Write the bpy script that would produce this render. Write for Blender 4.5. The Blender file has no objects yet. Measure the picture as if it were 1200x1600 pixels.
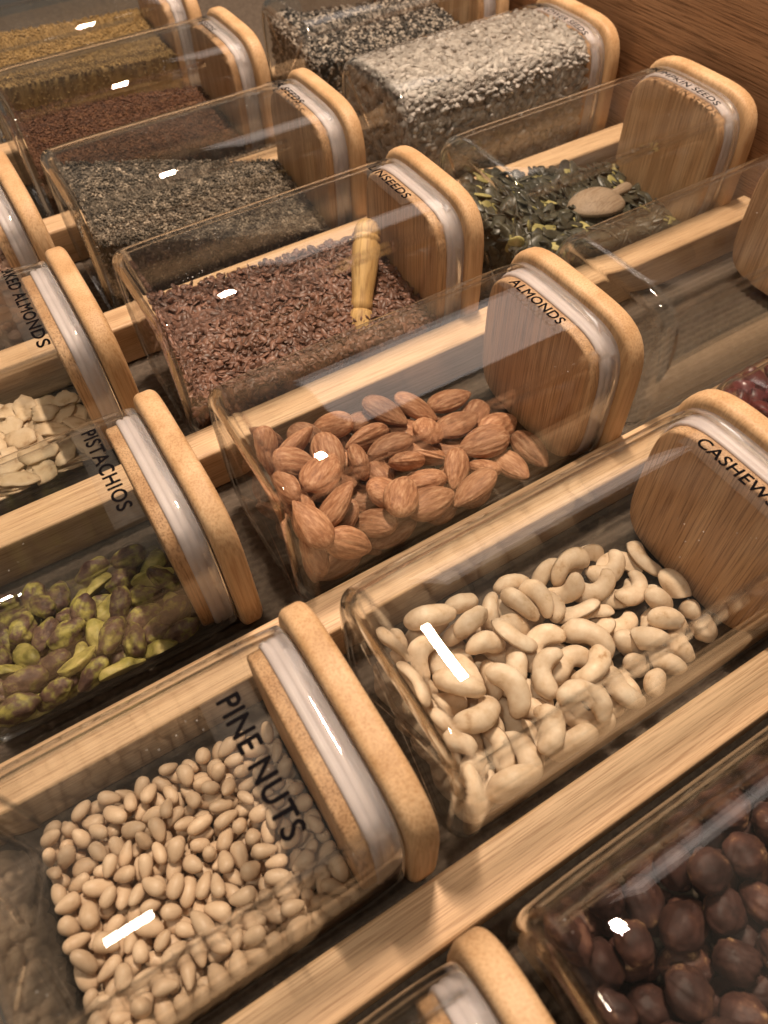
import bpy, bmesh, math
import numpy as np
from mathutils import Matrix, Vector
PI = math.pi
S = bpy.context.scene
COL = S.collection

# ------------------------------------------------------------------ camera
CAM = Vector((-0.05122, -0.23117, 0.34429))
CR = ((0.85508, -0.51783, -0.02637), (-0.43191, -0.68322, -0.58879), (0.28687, 0.51485, -0.80786))
cd = bpy.data.cameras.new('camera'); cam = bpy.data.objects.new('camera', cd); COL.objects.link(cam)
m = Matrix(((CR[0][0], -CR[1][0], -CR[2][0]), (CR[0][1], -CR[1][1], -CR[2][1]), (CR[0][2], -CR[1][2], -CR[2][2])))
cam.matrix_world = Matrix.Translation(CAM) @ m.to_4x4()
cd.sensor_fit = 'VERTICAL'; cd.sensor_height = 36.0; cd.sensor_width = 27.0; cd.lens = 36.0 * 1143.21 / 1600
cd.clip_start = 0.01; cd.clip_end = 50
cd.dof.use_dof = True; cd.dof.focus_distance = 0.375; cd.dof.aperture_fstop = 11.0
S.camera = cam

# ------------------------------------------------------------------ light
W = bpy.data.worlds.new("World"); S.world = W; W.use_nodes = True
bg = W.node_tree.nodes['Background']; bg.inputs[0].default_value = (1.0, .82, .64, 1); bg.inputs[1].default_value = 0.085
def area(name, loc, sx, sy, power, color):
    l = bpy.data.lights.new(name, 'AREA'); l.shape = 'RECTANGLE'; l.size = sx; l.size_y = sy; l.energy = power; l.color = color
    o = bpy.data.objects.new(name, l); COL.objects.link(o); o.location = loc
    return o
area('strip_lamp', (0.30, 0.26, 1.25), .032, .215, 24.0, (1.0, .79, .61))
area('added_reflection_panel', (0.95, 1.05, 1.35), .85, .75, 4.0, (1.0, .84, .74))  # added panel lamp for milky reflections on the jar tops and some fill
area('far_strip_lamp', (-0.36, -0.25, 1.25), .085, .11, 3.6, (1.0, .87, .72))
S.view_settings.view_transform = 'Standard'; S.view_settings.look = 'None'; S.view_settings.exposure = 0.10; S.view_settings.gamma = 1.0
cy = S.cycles
S.render.engine = 'CYCLES'
cy.max_bounces = 24; cy.transmission_bounces = 24; cy.glossy_bounces = 10; cy.diffuse_bounces = 5; cy.transparent_max_bounces = 24
cy.caustics_reflective = True; cy.caustics_refractive = True; cy.blur_glossy = 0.4
cy.sample_clamp_indirect = 4.0; cy.sample_clamp_direct = 0
cy.use_denoising = True; cy.denoiser = 'OPENIMAGEDENOISE'
try: cy.denoising_input_passes = 'RGB_ALBEDO_NORMAL'; cy.denoising_prefilter = 'ACCURATE'
except Exception: pass
cy.use_adaptive_sampling = False

# ------------------------------------------------------------------ materials
def mat(name):
    M = bpy.data.materials.new(name); M.use_nodes = True
    nt = M.node_tree; b = nt.nodes['Principled BSDF']
    return M, nt, b
def N(nt, t, **kw):
    n = nt.nodes.new(t)
    for k, v in kw.items():
        if k.startswith('i_'): n.inputs[k[2:].replace('_', ' ')].default_value = v
        else: setattr(n, k, v)
    return n
def ramp(nt, fac, stops):
    r = N(nt, 'ShaderNodeValToRGB'); e = r.color_ramp.elements
    while len(e) < len(stops): e.new(0.5)
    for el, (p, c) in zip(e, stops): el.position = p; el.color = (*c, 1)
    nt.links.new(fac, r.inputs[0]); return r.outputs[0]
def coords(nt, scale, rnd=True):
    tc = N(nt, 'ShaderNodeTexCoord'); mp = N(nt, 'ShaderNodeMapping'); mp.inputs['Scale'].default_value = scale
    if rnd:
        oi = N(nt, 'ShaderNodeObjectInfo'); ml = N(nt, 'ShaderNodeVectorMath', operation='MULTIPLY_ADD')
        ml.inputs[1].default_value = (7.3, 5.1, 9.7)
        nt.links.new(oi.outputs['Random'], ml.inputs[0]); nt.links.new(tc.outputs['Object'], ml.inputs[2])
        nt.links.new(ml.outputs[0], mp.inputs[0])
    else: nt.links.new(tc.outputs['Object'], mp.inputs[0])
    return mp.outputs[0]
def noise(nt, vec, scale=1, detail=4, rough=.55):
    n = N(nt, 'ShaderNodeTexNoise'); n.inputs['Scale'].default_value = scale; n.inputs['Detail'].default_value = detail; n.inputs['Roughness'].default_value = rough
    nt.links.new(vec, n.inputs['Vector']); return n.outputs['Fac']
def mixc(nt, fac, a, b, mode='MIX'):
    x = N(nt, 'ShaderNodeMix', data_type='RGBA', blend_type=mode)
    for k, v in ((0, fac), (6, a), (7, b)):
        if isinstance(v, (int, float)): x.inputs[k].default_value = v
        elif isinstance(v, tuple): x.inputs[k].default_value = (*v, 1)
        else: nt.links.new(v, x.inputs[k])
    return x.outputs[2]
def bump(nt, b, h, dist, strength=1.0):
    bp = N(nt, 'ShaderNodeBump'); bp.inputs['Distance'].default_value = dist; bp.inputs['Strength'].default_value = strength
    nt.links.new(h, bp.inputs['Height']); nt.links.new(bp.outputs[0], b.inputs['Normal'])
def rnd_value(nt):
    oi = N(nt, 'ShaderNodeObjectInfo'); ge = N(nt, 'ShaderNodeNewGeometry')
    a = N(nt, 'ShaderNodeMath', operation='ADD'); f = N(nt, 'ShaderNodeMath', operation='FRACT')
    nt.links.new(oi.outputs['Random'], a.inputs[0]); nt.links.new(ge.outputs['Random Per Island'], a.inputs[1]); nt.links.new(a.outputs[0], f.inputs[0])
    return f.outputs[0]

def bamboo(name, axis, dark, mid, light, rough=.5, fine=900, bands=70, pore=.5):
    """fibres run along `axis`; seen end-on they read as dots"""
    M, nt, b = mat(name)
    s1 = [fine] * 3; s1[axis] = fine / 45; s2 = [bands] * 3; s2[axis] = bands / 25
    v1 = coords(nt, s1); v2 = coords(nt, s2)
    n1 = noise(nt, v1, 1, 3, .6); n2 = noise(nt, v2, 1, 2, .5)
    c = ramp(nt, n2, [(.30, dark), (.5, mid), (.72, light)])
    st = ramp(nt, n1, [(.36, (pore, pore * .9, pore * .8)), (.5, (.92, .92, .92)), (.7, (1.08, 1.07, 1.05))])
    c = mixc(nt, 1.0, c, st, 'MULTIPLY')
    nt.links.new(c, b.inputs['Base Color']); b.inputs['Roughness'].default_value = rough
    b.inputs['Specular IOR Level'].default_value = .35
    bump(nt, b, n1, .0003, .5)
    return M
M_LID = bamboo('bamboo_lid', 2, (.50, .30, .145), (.59, .375, .20), (.66, .445, .255), .55, 1100, 60, .78)
M_PLUG = bamboo('bamboo_plug', 2, (.46, .26, .13), (.57, .345, .185), (.66, .43, .25), .5, 1200, 90, .52)
M_BAR = bamboo('bamboo_divider', 0, (.53, .345, .195), (.63, .425, .25), (.70, .49, .30), .5, 1500, 90, .66)
M_PANEL = bamboo('oak_veneer', 1, (.34, .175, .085), (.41, .22, .11), (.47, .265, .14), .55, 1100, 40, .42)
M_SCOOP = bamboo('scoop_wood', 2, (.50, .30, .11), (.60, .38, .15), (.66, .44, .19), .6, 700, 80, .6)
M_PALE = bamboo('pale_scoop_wood', 0, (.25, .18, .125), (.31, .23, .16), (.37, .28, .20), .6, 900, 80, .7)

def glass():
    M, nt, b = mat('clear_glass'); nt.nodes.remove(b)
    out = nt.nodes['Material Output']
    g0 = N(nt, 'ShaderNodeBsdfGlass'); g0.inputs['Color'].default_value = (.985, .99, .985, 1); g0.inputs['IOR'].default_value = 1.47; g0.inputs['Roughness'].default_value = 0.0
    # flat, parallel walls: light goes straight through, with the mirror share growing towards grazing
    tr = N(nt, 'ShaderNodeBsdfTransparent'); tr.inputs['Color'].default_value = (.985, .99, .985, 1)
    gl = N(nt, 'ShaderNodeBsdfGlossy'); gl.inputs['Roughness'].default_value = 0.0
    lw = N(nt, 'ShaderNodeLayerWeight'); lw.inputs['Blend'].default_value = .5
    pw = N(nt, 'ShaderNodeMath', operation='POWER'); pw.inputs[1].default_value = 5.0; nt.links.new(lw.outputs['Facing'], pw.inputs[0])
    fr = N(nt, 'ShaderNodeMath', operation='MULTIPLY_ADD'); fr.inputs[1].default_value = .957; fr.inputs[2].default_value = .043; nt.links.new(pw.outputs[0], fr.inputs[0])
    th = N(nt, 'ShaderNodeMixShader'); nt.links.new(fr.outputs[0], th.inputs[0]); nt.links.new(tr.outputs[0], th.inputs[1]); nt.links.new(gl.outputs[0], th.inputs[2])
    at = N(nt, 'ShaderNodeAttribute'); at.attribute_name = 'curved'
    g = N(nt, 'ShaderNodeMixShader'); nt.links.new(at.outputs['Fac'], g.inputs[0]); nt.links.new(th.outputs[0], g.inputs[1]); nt.links.new(g0.outputs[0], g.inputs[2])
    d = N(nt, 'ShaderNodeBsdfDiffuse'); d.inputs['Color'].default_value = (.8, .78, .74, 1)
    v = coords(nt, (1, 1, 1))
    sm = noise(nt, v, 22, 4, .6)
    sp = N(nt, 'ShaderNodeTexVoronoi'); sp.inputs['Scale'].default_value = 260; nt.links.new(v, sp.inputs['Vector'])
    big = noise(nt, v, 30, 1, .5)
    spk = N(nt, 'ShaderNodeMath', operation='LESS_THAN'); nt.links.new(sp.outputs['Distance'], spk.inputs[0])
    thr = N(nt, 'ShaderNodeMapRange'); thr.inputs['From Min'].default_value = .52; thr.inputs['From Max'].default_value = .8; thr.inputs['To Min'].default_value = 0.0; thr.inputs['To Max'].default_value = .12
    nt.links.new(big, thr.inputs[0]); nt.links.new(thr.outputs[0], spk.inputs[1])
    mr = N(nt, 'ShaderNodeMapRange'); mr.inputs['From Min'].default_value = .45; mr.inputs['From Max'].default_value = .8; mr.inputs['To Min'].default_value = .0; mr.inputs['To Max'].default_value = .014
    nt.links.new(sm, mr.inputs[0])
    ad = N(nt, 'ShaderNodeMath', operation='MULTIPLY_ADD'); ad.inputs[1].default_value = .45
    nt.links.new(spk.outputs[0], ad.inputs[0]); nt.links.new(mr.outputs[0], ad.inputs[2])
    mx = N(nt, 'ShaderNodeMixShader'); nt.links.new(ad.outputs[0], mx.inputs[0]); nt.links.new(g.outputs[0], mx.inputs[1]); nt.links.new(d.outputs[0], mx.inputs[2])
    nt.links.new(mx.outputs[0], out.inputs[0])
    return M
M_GLASS = glass()
def plain(name, col, rough=.5, spec=.4, sss=0):
    M, nt, b = mat(name); b.inputs['Base Color'].default_value = (*col, 1); b.inputs['Roughness'].default_value = rough; b.inputs['Specular IOR Level'].default_value = spec
    return M
def seal_mat():
    M, nt, b = mat('silicone_seal'); v = coords(nt, (1, 1, 1))
    c = ramp(nt, noise(nt, v, 60, 3), [(.3, (.52, .455, .45)), (.7, (.60, .53, .52))])
    nt.links.new(c, b.inputs['Base Color']); b.inputs['Roughness'].default_value = .42; b.inputs['Specular IOR Level'].default_value = .3
    b.inputs['Subsurface Weight'].default_value = .35; b.inputs['Subsurface Radius'].default_value = (1, .85, .7); b.inputs['Subsurface Scale'].default_value = .003
    return M
M_SEAL = seal_mat()
def sticker_mat():
    M, nt, b = mat('clear_sticker'); out = nt.nodes['Material Output']
    t = N(nt, 'ShaderNodeBsdfTransparent'); mx = N(nt, 'ShaderNodeMixShader')
    b.inputs['Base Color'].default_value = (.38, .35, .32, 1); b.inputs['Roughness'].default_value = .45
    v = coords(nt, (1, 1, 1)); n = noise(nt, v, 400, 3)
    mr = N(nt, 'ShaderNodeMapRange'); mr.inputs['To Min'].default_value = .015; mr.inputs['To Max'].default_value = .07; nt.links.new(n, mr.inputs[0])
    nt.links.new(mr.outputs[0], mx.inputs[0]); nt.links.new(t.outputs[0], mx.inputs[1]); nt.links.new(b.outputs[0], mx.inputs[2]); nt.links.new(mx.outputs[0], out.inputs[0])
    return M
M_STICK = sticker_mat()
M_INK = plain('black_ink', (.006, .005, .006), .9, .03)
def mat_liner():
    M, nt, b = mat('ribbed_liner'); v = coords(nt, (1, 1, 1), False)
    c = ramp(nt, noise(nt, v, 300, 4), [(.3, (.070, .050, .035)), (.7, (.125, .094, .068))])
    nt.links.new(c, b.inputs['Base Color']); b.inputs['Roughness'].default_value = .85
    bump(nt, b, noise(nt, v, 2500, 2), .0002, .5)
    return M
M_MAT = mat_liner()

def nut_mat(name, stops, nscale, rough=.6, stretch=(1, 1, 1), tint=.25, bscale=600, bdist=.0002, spec=.35, sss=0.0):
    """base colour from noise over the skin, every nut slightly different"""
    M, nt, b = mat(name)
    v = coords(nt, stretch); n = noise(nt, v, nscale, 5, .6)
    c = ramp(nt, n, stops)
    r = rnd_value(nt)
    mr = N(nt, 'ShaderNodeMapRange'); mr.inputs['To Min'].default_value = 1 - tint; mr.inputs['To Max'].default_value = 1 + tint * .6; nt.links.new(r, mr.inputs[0])
    hs = N(nt, 'ShaderNodeHueSaturation'); nt.links.new(mr.outputs[0], hs.inputs['Value']); nt.links.new(c, hs.inputs['Color'])
    nt.links.new(hs.outputs[0], b.inputs['Base Color'])
    b.inputs['Roughness'].default_value = rough; b.inputs['Specular IOR Level'].default_value = spec
    if sss:
        b.inputs['Subsurface Weight'].default_value = sss; b.inputs['Subsurface Radius'].default_value = (1, .5, .25); b.inputs['Subsurface Scale'].default_value = .0015
    bump(nt, b, noise(nt, v, bscale, 3), bdist, .6)
    return M
M_ALMOND = nut_mat('almond_skin', [(.30, (.22, .092, .045)), (.5, (.38, .18, .092)), (.68, (.54, .31, .18))], 1, .62, (130, 520, 520), .34, 2, .0004)
M_CASHEW = nut_mat('cashew_flesh', [(.28, (.44, .27, .14)), (.40, (.68, .51, .34)), (.55, (.76, .60, .43)), (.7, (.83, .70, .53))], 120, .55, (1, 1, 1), .12, 500, .0002)
M_PINE = nut_mat('pine_nut_flesh', [(.25, (.44, .28, .155)), (.34, (.58, .41, .265)), (.7, (.68, .51, .35))], 150, .45, (1, 1, 1), .15, 900, .0001)
def pist_mat():
    M = nut_mat('pistachio_skin', [(.38, (.060, .030, .024)), (.48, (.12, .070, .046)), (.54, (.18, .15, .045)), (.66, (.36, .31, .08))], 150, .6, (1, 1, 1), .3, 500, .0004)
    return M
M_PIST = pist_mat()
M_PISTG = nut_mat('pistachio_green', [(.3, (.13, .11, .03)), (.5, (.32, .275, .07)), (.7, (.50, .40, .15))], 120, .55, (1, 1, 1), .25, 500, .0003)
M_HAZEL = nut_mat('hazelnut_skin', [(.30, (.028, .010, .007)), (.52, (.066, .025, .017)), (.62, (.115, .050, .029)), (.70, (.40, .24, .12))], 100, .64, (1, 1, 1), .3, 350, .0004, .5)
M_FLAKE = nut_mat('flaked_almond', [(.30, (.38, .23, .12)), (.42, (.62, .46, .29)), (.7, (.72, .57, .40))], 110, .55, (1, 1, 1), .12)
M_LIN = nut_mat('linseed', [(.3, (.13, .060, .040)), (.6, (.21, .105, .072)), (.8, (.31, .18, .11))], 300, .45, (1, 1, 1), .5, 800, .0001, .5)
M_CHIA = nut_mat('chia_seed', [(.3, (.035, .028, .022)), (.5, (.17, .135, .10)), (.75, (.58, .47, .36))], 160, .45, (1, 1, 1), .7, 800, .0001)
M_RED = nut_mat('red_brown_seed', [(.3, (.07, .026, .014)), (.6, (.16, .07, .035)), (.8, (.26, .13, .06))], 160, .5, (1, 1, 1), .4, 800, .0001)
M_GOLD = nut_mat('golden_seed', [(.3, (.24, .145, .05)), (.6, (.37, .235, .09)), (.8, (.48, .33, .15))], 160, .5, (1, 1, 1), .3, 800, .0001)
M_SUN = nut_mat('sunflower_seed', [(.3, (.29, .255, .225)), (.55, (.44, .40, .36)), (.8, (.56, .52, .475))], 150, .5, (1, 1, 1), .35, 800, .0001)
M_PUMP = nut_mat('pumpkin_seed', [(.3, (.028, .028, .018)), (.6, (.062, .060, .042)), (.8, (.12, .115, .08))], 150, .38, (1, 1, 1), .4, 800, .0001, .5)
M_PUMPG = nut_mat('pale_pumpkin_seed', [(.3, (.25, .22, .07)), (.6, (.42, .37, .15)), (.8, (.55, .48, .25))], 150, .5, (1, 1, 1), .3, 800, .0001)
M_SESDARK = nut_mat('black_seed', [(.3, (.03, .026, .024)), (.7, (.09, .08, .07))], 150, .45, (1, 1, 1), .4)
M_SESPALE = nut_mat('grey_seed', [(.3, (.30, .25, .21)), (.7, (.50, .43, .36))], 150, .5, (1, 1, 1), .3)
M_CRAN = nut_mat('dried_cranberry', [(.3, (.05, .008, .010)), (.6, (.12, .022, .022)), (.8, (.20, .05, .04))], 100, .3, (1, 1, 1), .3, 300, .0006, .5)
M_PINK = nut_mat('pink_flake', [(.3, (.50, .32, .24)), (.7, (.66, .46, .36))], 100, .6, (1, 1, 1), .25)

# ------------------------------------------------------------------ helpers
def mesh_np(name, V, F, mt, smooth=True):
    me = bpy.data.meshes.new(name); me.from_pydata([tuple(v) for v in V], [], [tuple(f) for f in F]); me.update()
    if smooth: me.polygons.foreach_set('use_smooth', [True] * len(me.polygons))
    for x in (mt if isinstance(mt, (list, tuple)) else [mt]): me.materials.append(x)
    return me
def link(name, me, parent=None, loc=None):
    o = bpy.data.objects.new(name, me); COL.objects.link(o)
    if parent is not None: o.parent = parent
    if loc is not None: o.location = loc
    return o
def tag(o, label=None, cat=None, group=None, kind=None):
    for k, v in (('label', label), ('category', cat), ('group', group), ('kind', kind)):
        if v: o[k] = v
    return o
PE = 4.3; ZC = .0526
def section(a, n=64, p=PE):
    th = np.arange(n) / n * 2 * PI; c = np.cos(th); s = np.sin(th)
    # even spacing round the rounded square
    q = np.stack([np.sign(c) * np.abs(c) ** (2 / p), np.sign(s) * np.abs(s) ** (2 / p)], -1)
    qq = np.vstack([q, q[:1]]); d = np.r_[0, np.cumsum(np.linalg.norm(np.diff(qq, axis=0), axis=1))]
    # resample finely first
    tt = np.linspace(0, 2 * PI, 4001); c = np.cos(tt); s = np.sin(tt)
    f = np.stack([np.sign(c) * np.abs(c) ** (2 / p), np.sign(s) * np.abs(s) ** (2 / p)], -1)
    d = np.r_[0, np.cumsum(np.linalg.norm(np.diff(f, axis=0), axis=1))]
    u = np.arange(n) / n * d[-1]
    return np.stack([np.interp(u, d, f[:, 0]), np.interp(u, d, f[:, 1])], -1) * a
def loft(prof, n=64, close_start=True, close_end=True, zc=ZC, p=PE):
    """prof: list of (x, half width); rounded square rings along x"""
    sec = section(1.0, n, p); V = []; F = []
    for x, a in prof:
        for y, z in sec * a: V.append((x, y, z + zc))
    k = len(prof)
    for i in range(k - 1):
        for j in range(n):
            j2 = (j + 1) % n
            F.append((i * n + j, (i + 1) * n + j, (i + 1) * n + j2, i * n + j2))
    if close_start: F.append(tuple(range(n)))
    if close_end: F.append(tuple(reversed(range((k - 1) * n, k * n))))
    return V, F
L, WG, T = .1908, .0498, .0022
def wall(x, s=0.0):   # outer half width of the blown glass along the jar; s is where its foot stands
    a = WG
    if x - s < .036: a -= .0011 * ((.036 - x + s) / .036) ** 2.2
    if x > L - .022: a -= .0012 * ((x - (L - .022)) / .022) ** 2
    return a
def glass_mesh(s0=0.0):
    wl = lambda x: wall(x + s0, s0)
    out = []
    LL = L - s0
    R = .0080
    for s in (0, .25, .5, .72, .86, .95): out.append((.0012 - .0012 * s ** 3, s * (WG - R - .0008)))
    for k in range(0, 9):
        t = k / 8 * PI / 2; out.append((R - R * math.cos(t), wl(R) - R + R * math.sin(t)))
    for x in np.linspace(R + .002, LL - .0015, 34): out.append((x, wl(x)))
    out.append((LL - .0004, wl(LL) - .0005)); out.append((LL, wl(LL) - .0013)); out.append((LL - .0004, wl(LL) - T + .0005))
    inn = []
    B = .0027; R2 = .0064
    for x in np.linspace(LL - .0015, B + R2 + .002, 34): inn.append((x, wl(x) - T))
    for k in range(0, 9):
        t = PI / 2 - k / 8 * PI / 2; inn.append((B + R2 - R2 * math.cos(t), wl(B + R2) - T - R2 + R2 * math.sin(t)))
    for s in (.95, .85, .7, .5, .25, 0): inn.append((B - .0002 + .0012 * (1 - s), s * (WG - T - R2 - .0008)))
    prof = out + inn
    prof[0] = (prof[0][0], .0008); prof[-1] = (prof[-1][0], .0008)
    V, F = loft(prof, 88, True, True)
    me = mesh_np('glass_body', V, F, M_GLASS)
    bm = bmesh.new(); bm.from_mesh(me); bmesh.ops.recalc_face_normals(bm, faces=bm.faces); bm.to_mesh(me); bm.free()
    # 1 where thick glass bends light (the rounded foot, the rim), 0 on the thin parallel walls
    co = np.array([v.co[:] for v in me.vertices]); x = co[:, 0]; yy = np.abs(co[:, 1]); zz = np.abs(co[:, 2] - ZC)
    ss = lambda v, lo, hi: (lambda q: q * q * (3 - 2 * q))(np.clip((v - lo) / (hi - lo), 0, 1))
    foot = (1 - ss(x, .0070, .0098)) * ss(np.maximum(yy, zz), WG - .0105, WG - .0082); rim = ss(x, LL - .004, LL - .0015)
    ny = yy ** (PE - 1); nz = zz ** (PE - 1); edge = ss(np.minimum(ny, nz) / (np.sqrt(ny ** 2 + nz ** 2) + 1e-12), .60, .70)
    at = me.attributes.new('curved', 'FLOAT', 'POINT'); at.data.foreach_set('value', np.maximum(np.maximum(foot, rim), .9 * edge).astype(np.float32))
    for v in me.vertices: v.co.x += s0
    return me
def solid(name, prof, mt, n=64, crease=True, p=PE):
    V, F = loft(prof, n, True, True, p=p)
    me = mesh_np(name, V, F, mt)
    bm = bmesh.new(); bm.from_mesh(me); bmesh.ops.recalc_face_normals(bm, faces=bm.faces); bm.to_mesh(me); bm.free()
    return me
ME_GLASS = glass_mesh()
SHORT = .064                                                    # the jars of the left column are this much shorter
ME_GLASS_SHORT = glass_mesh(SHORT)
LT = .0118
def rounded(x0, x1, a, r, k=5):
    pr = [(x0, a - r - .004), ]
    for i in range(k + 1):
        t = i / k * PI / 2; pr.append((x0 + r - r * math.cos(t), a - r + r * math.sin(t)))
    for i in range(k + 1):
        t = PI / 2 - i / k * PI / 2; pr.append((x1 - r + r * math.cos(t), a - r + r * math.sin(t)))
    pr.append((x1, a - r - .004)); return pr
ME_LID = solid('lid', rounded(L + .0008, L + .0008 + LT, .0526, .0034), M_LID, 72)
ME_PLUG = solid('plug', rounded(L - .0168, L - .0012, .0445, .0014, 3), M_PLUG, 72)
# the silicone seal: a sleeve on the plug with three soft lips
pr = [(L - .0108, .0443), (L - .0108, .0452), (L - .0104, .0457), (L - .0098, .0460), (L - .0088, .04615), (L - .0080, .0459), (L - .0074, .0455), (L - .0068, .0459), (L - .0062, .0461),
      (L - .0048, .0461), (L - .0040, .0458), (L - .0036, .0455), (L - .0030, .0459), (L - .0020, .0460), (L - .0012, .0457), (L - .0002, .0456), (L + .0006, .0454), (L + .0006, .0443)]
V, F = loft(pr, 72, False, False)
n = 72; k = len(pr)
for j in range(n): F.append(((k - 1) * n + j, j, (j + 1) % n, (k - 1) * n + (j + 1) % n))
ME_SEAL = mesh_np('seal', V, F, M_SEAL)
bm = bmesh.new(); bm.from_mesh(ME_SEAL); bmesh.ops.recalc_face_normals(bm, faces=bm.faces); bm.to_mesh(ME_SEAL); bm.free()

def top_z(x, y, a=None):
    a = wall(x) if a is None else a
    return ZC + a * (1 - min(1, abs(y) / a) ** PE) ** (1 / PE)
def sticker(x0, x1, y0, y1):
    nx, ny = 2, 24; V = []; F = []
    for lay in (0, 1):
        for i in range(nx + 1):
            for j in range(ny + 1):
                x = x0 + (x1 - x0) * i / nx; y = y0 + (y1 - y0) * j / ny
                V.append((x, y, top_z(x, y) + .00012 + lay * .0001))
    m_ = (nx + 1) * (ny + 1)
    for i in range(nx):
        for j in range(ny):
            a = i * (ny + 1) + j
            F.append((a, a + 1, a + ny + 2, a + ny + 1)); F.append((m_ + a, m_ + a + ny + 1, m_ + a + ny + 2, m_ + a + 1))
    for j in range(ny):
        for a in (j, nx * (ny + 1) + j): F.append((a, a + 1, m_ + a + 1, m_ + a))
    for i in range(nx):
        for a in (i * (ny + 1), i * (ny + 1) + ny): F.append((a, a + ny + 1, m_ + a + ny + 1, m_ + a))
    me = mesh_np('label_sticker', V, F, M_STICK)
    bm = bmesh.new(); bm.from_mesh(me); bmesh.ops.recalc_face_normals(bm, faces=bm.faces); bm.to_mesh(me); bm.free()
    return me
def lettering(text, xb, y_start, cap, length):
    cu = bpy.data.curves.new('lettering', 'FONT'); cu.body = text; cu.size = 1.0; cu.resolution_u = 4
    cu.space_character = 1.08
    o = bpy.data.objects.new('lettering', cu); COL.objects.link(o)
    dg = bpy.context.evaluated_depsgraph_get(); dg.update()
    me = bpy.data.meshes.new_from_object(o.evaluated_get(dg)); bpy.data.objects.remove(o)
    P = np.array([v.co[:] for v in me.vertices])
    w = np.ptp(P[:, 0]); h = P[:, 1].max(); P[:, 0] -= P[:, 0].min()
    out = []
    for px, py, _ in P:
        x = xb + py * cap / h; y = y_start - px * length / w
        out.append((x, y, top_z(x, y) + .0003))
    for v, c in zip(me.vertices, out): v.co = c
    bm = bmesh.new(); bm.from_mesh(me); src = list(bm.faces); k = cap * .034      # heavier strokes
    for n_, (dx, dy) in enumerate(((k, 0), (-k, 0), (0, k), (0, -k))):
        g = bmesh.ops.duplicate(bm, geom=src); vs = [e for e in g['geom'] if isinstance(e, bmesh.types.BMVert)]
        for v in vs: v.co.x += dx; v.co.y += dy; v.co.z += .00002 * (n_ + 1)
    bm.to_mesh(me); bm.free()
    me.name = 'lettering'; me.materials.clear(); me.materials.append(M_INK); me.update()
    return me

P_ROW = .13490
def jar(x, row, dy, label, text=None, tx=-.029, ty=.020, cap=.0062, tlen=.042, st=None, group='bamboo lidded glass jars in the drawer'):
    r = bpy.data.objects.new('glass_jar', None); COL.objects.link(r); r.location = (x, row * P_ROW + dy, 0); r.empty_display_size = .02
    tag(r, label, 'jar', group)
    link('glass_body', ME_GLASS_SHORT if x < -.1 else ME_GLASS, r)
    ld = link('lid', ME_LID, r); link('plug', ME_PLUG, ld); link('seal', ME_SEAL, ld)
    if text:
        s = st or (tx - .0050, tx + cap + .0022, ty - tlen - .005, ty + .005)
        sk = link('label_sticker', sticker(L + s[0], L + s[1], s[2], s[3]), r)
        link('lettering', lettering(text, L + tx, ty, cap, tlen), sk)
    return r
# ---- shapes of nuts and seeds (verts, faces) ----
def uv_grid(nu, nv, fn):
    """closed body of revolution-like grid: poles at both ends of t, fn(t 0..1, theta) -> xyz arrays"""
    t = (np.arange(1, nv) / nv)
    th = np.arange(nu) / nu * 2 * PI
    T, H = np.meshgrid(t, th, indexing='ij')
    X = np.stack(fn(T.ravel(), H.ravel()), -1)
    p0 = np.stack(fn(np.array([1e-4]), np.array([0.0])), -1)[0]
    p1 = np.stack(fn(np.array([1 - 1e-4]), np.array([0.0])), -1)[0]
    V = np.vstack([X, p0, p1])
    F = []
    for i in range(nv - 2):
        for j in range(nu):
            a = i * nu + j; b = i * nu + (j + 1) % nu
            F.append((a, b, b + nu, a + nu))
    n0 = (nv - 1) * nu
    for j in range(nu):
        F.append((n0, (j + 1) % nu, j))
        F.append((n0 + 1, (nv - 2) * nu + j, (nv - 2) * nu + (j + 1) % nu))
    return V, F

def wob(rng, n=5, f=3.0):
    K = rng.normal(size=(n, 3)) * f; ph = rng.uniform(0, 6.28, n); am = rng.uniform(.4, 1, n) / n
    return lambda P: (np.sin(P @ K.T + ph) * am).sum(1)

def almond_shape(rng, nu=56, nv=28):
    a, b, c = 1.0, rng.uniform(.54, .64), rng.uniform(.34, .42)
    ph = rng.uniform(0, 6.28, 6); fr = rng.integers(9, 20, 6); tw = rng.uniform(-2.2, 2.2, 6); bend = rng.uniform(-.06, .06)
    def fn(t, h):
        al = t * PI; x = -np.cos(al)
        r = np.sin(al) ** .92 * (1 - .20 * x - .13 * x * x)
        r = r * np.where(x > .45, 1 - .35 * (x - .45) ** 1.2, 1)
        g = sum(np.sin(h * f + p + w * x) for f, p, w in zip(fr, ph, tw)) / 6
        rr = r * (1 + .085 * g * np.sin(al) ** .5)
        return a * x, b * rr * np.cos(h) + bend * (1 - x * x), c * rr * np.sin(h)
    V, F = uv_grid(nu, nv, fn)
    return V * .0158, F

def pine_shape(rng, nu=12, nv=9):
    k = rng.uniform(.04, .34); w = rng.uniform(.48, .70); bend = rng.uniform(-.12, .12); o = wob(rng, 5, 2.4); ln = rng.uniform(.86, 1.1)
    def fn(t, h):
        al = t * PI; x = -np.cos(al); r = np.sin(al) ** .9 * (1 - k * x)
        return x * ln, w * r * np.cos(h) + bend * x * x, w * .94 * r * np.sin(h)
    V, F = uv_grid(nu, nv, fn)
    V = V * (1 + .12 * o(V)[:, None])
    return V * .0058, F

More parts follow.
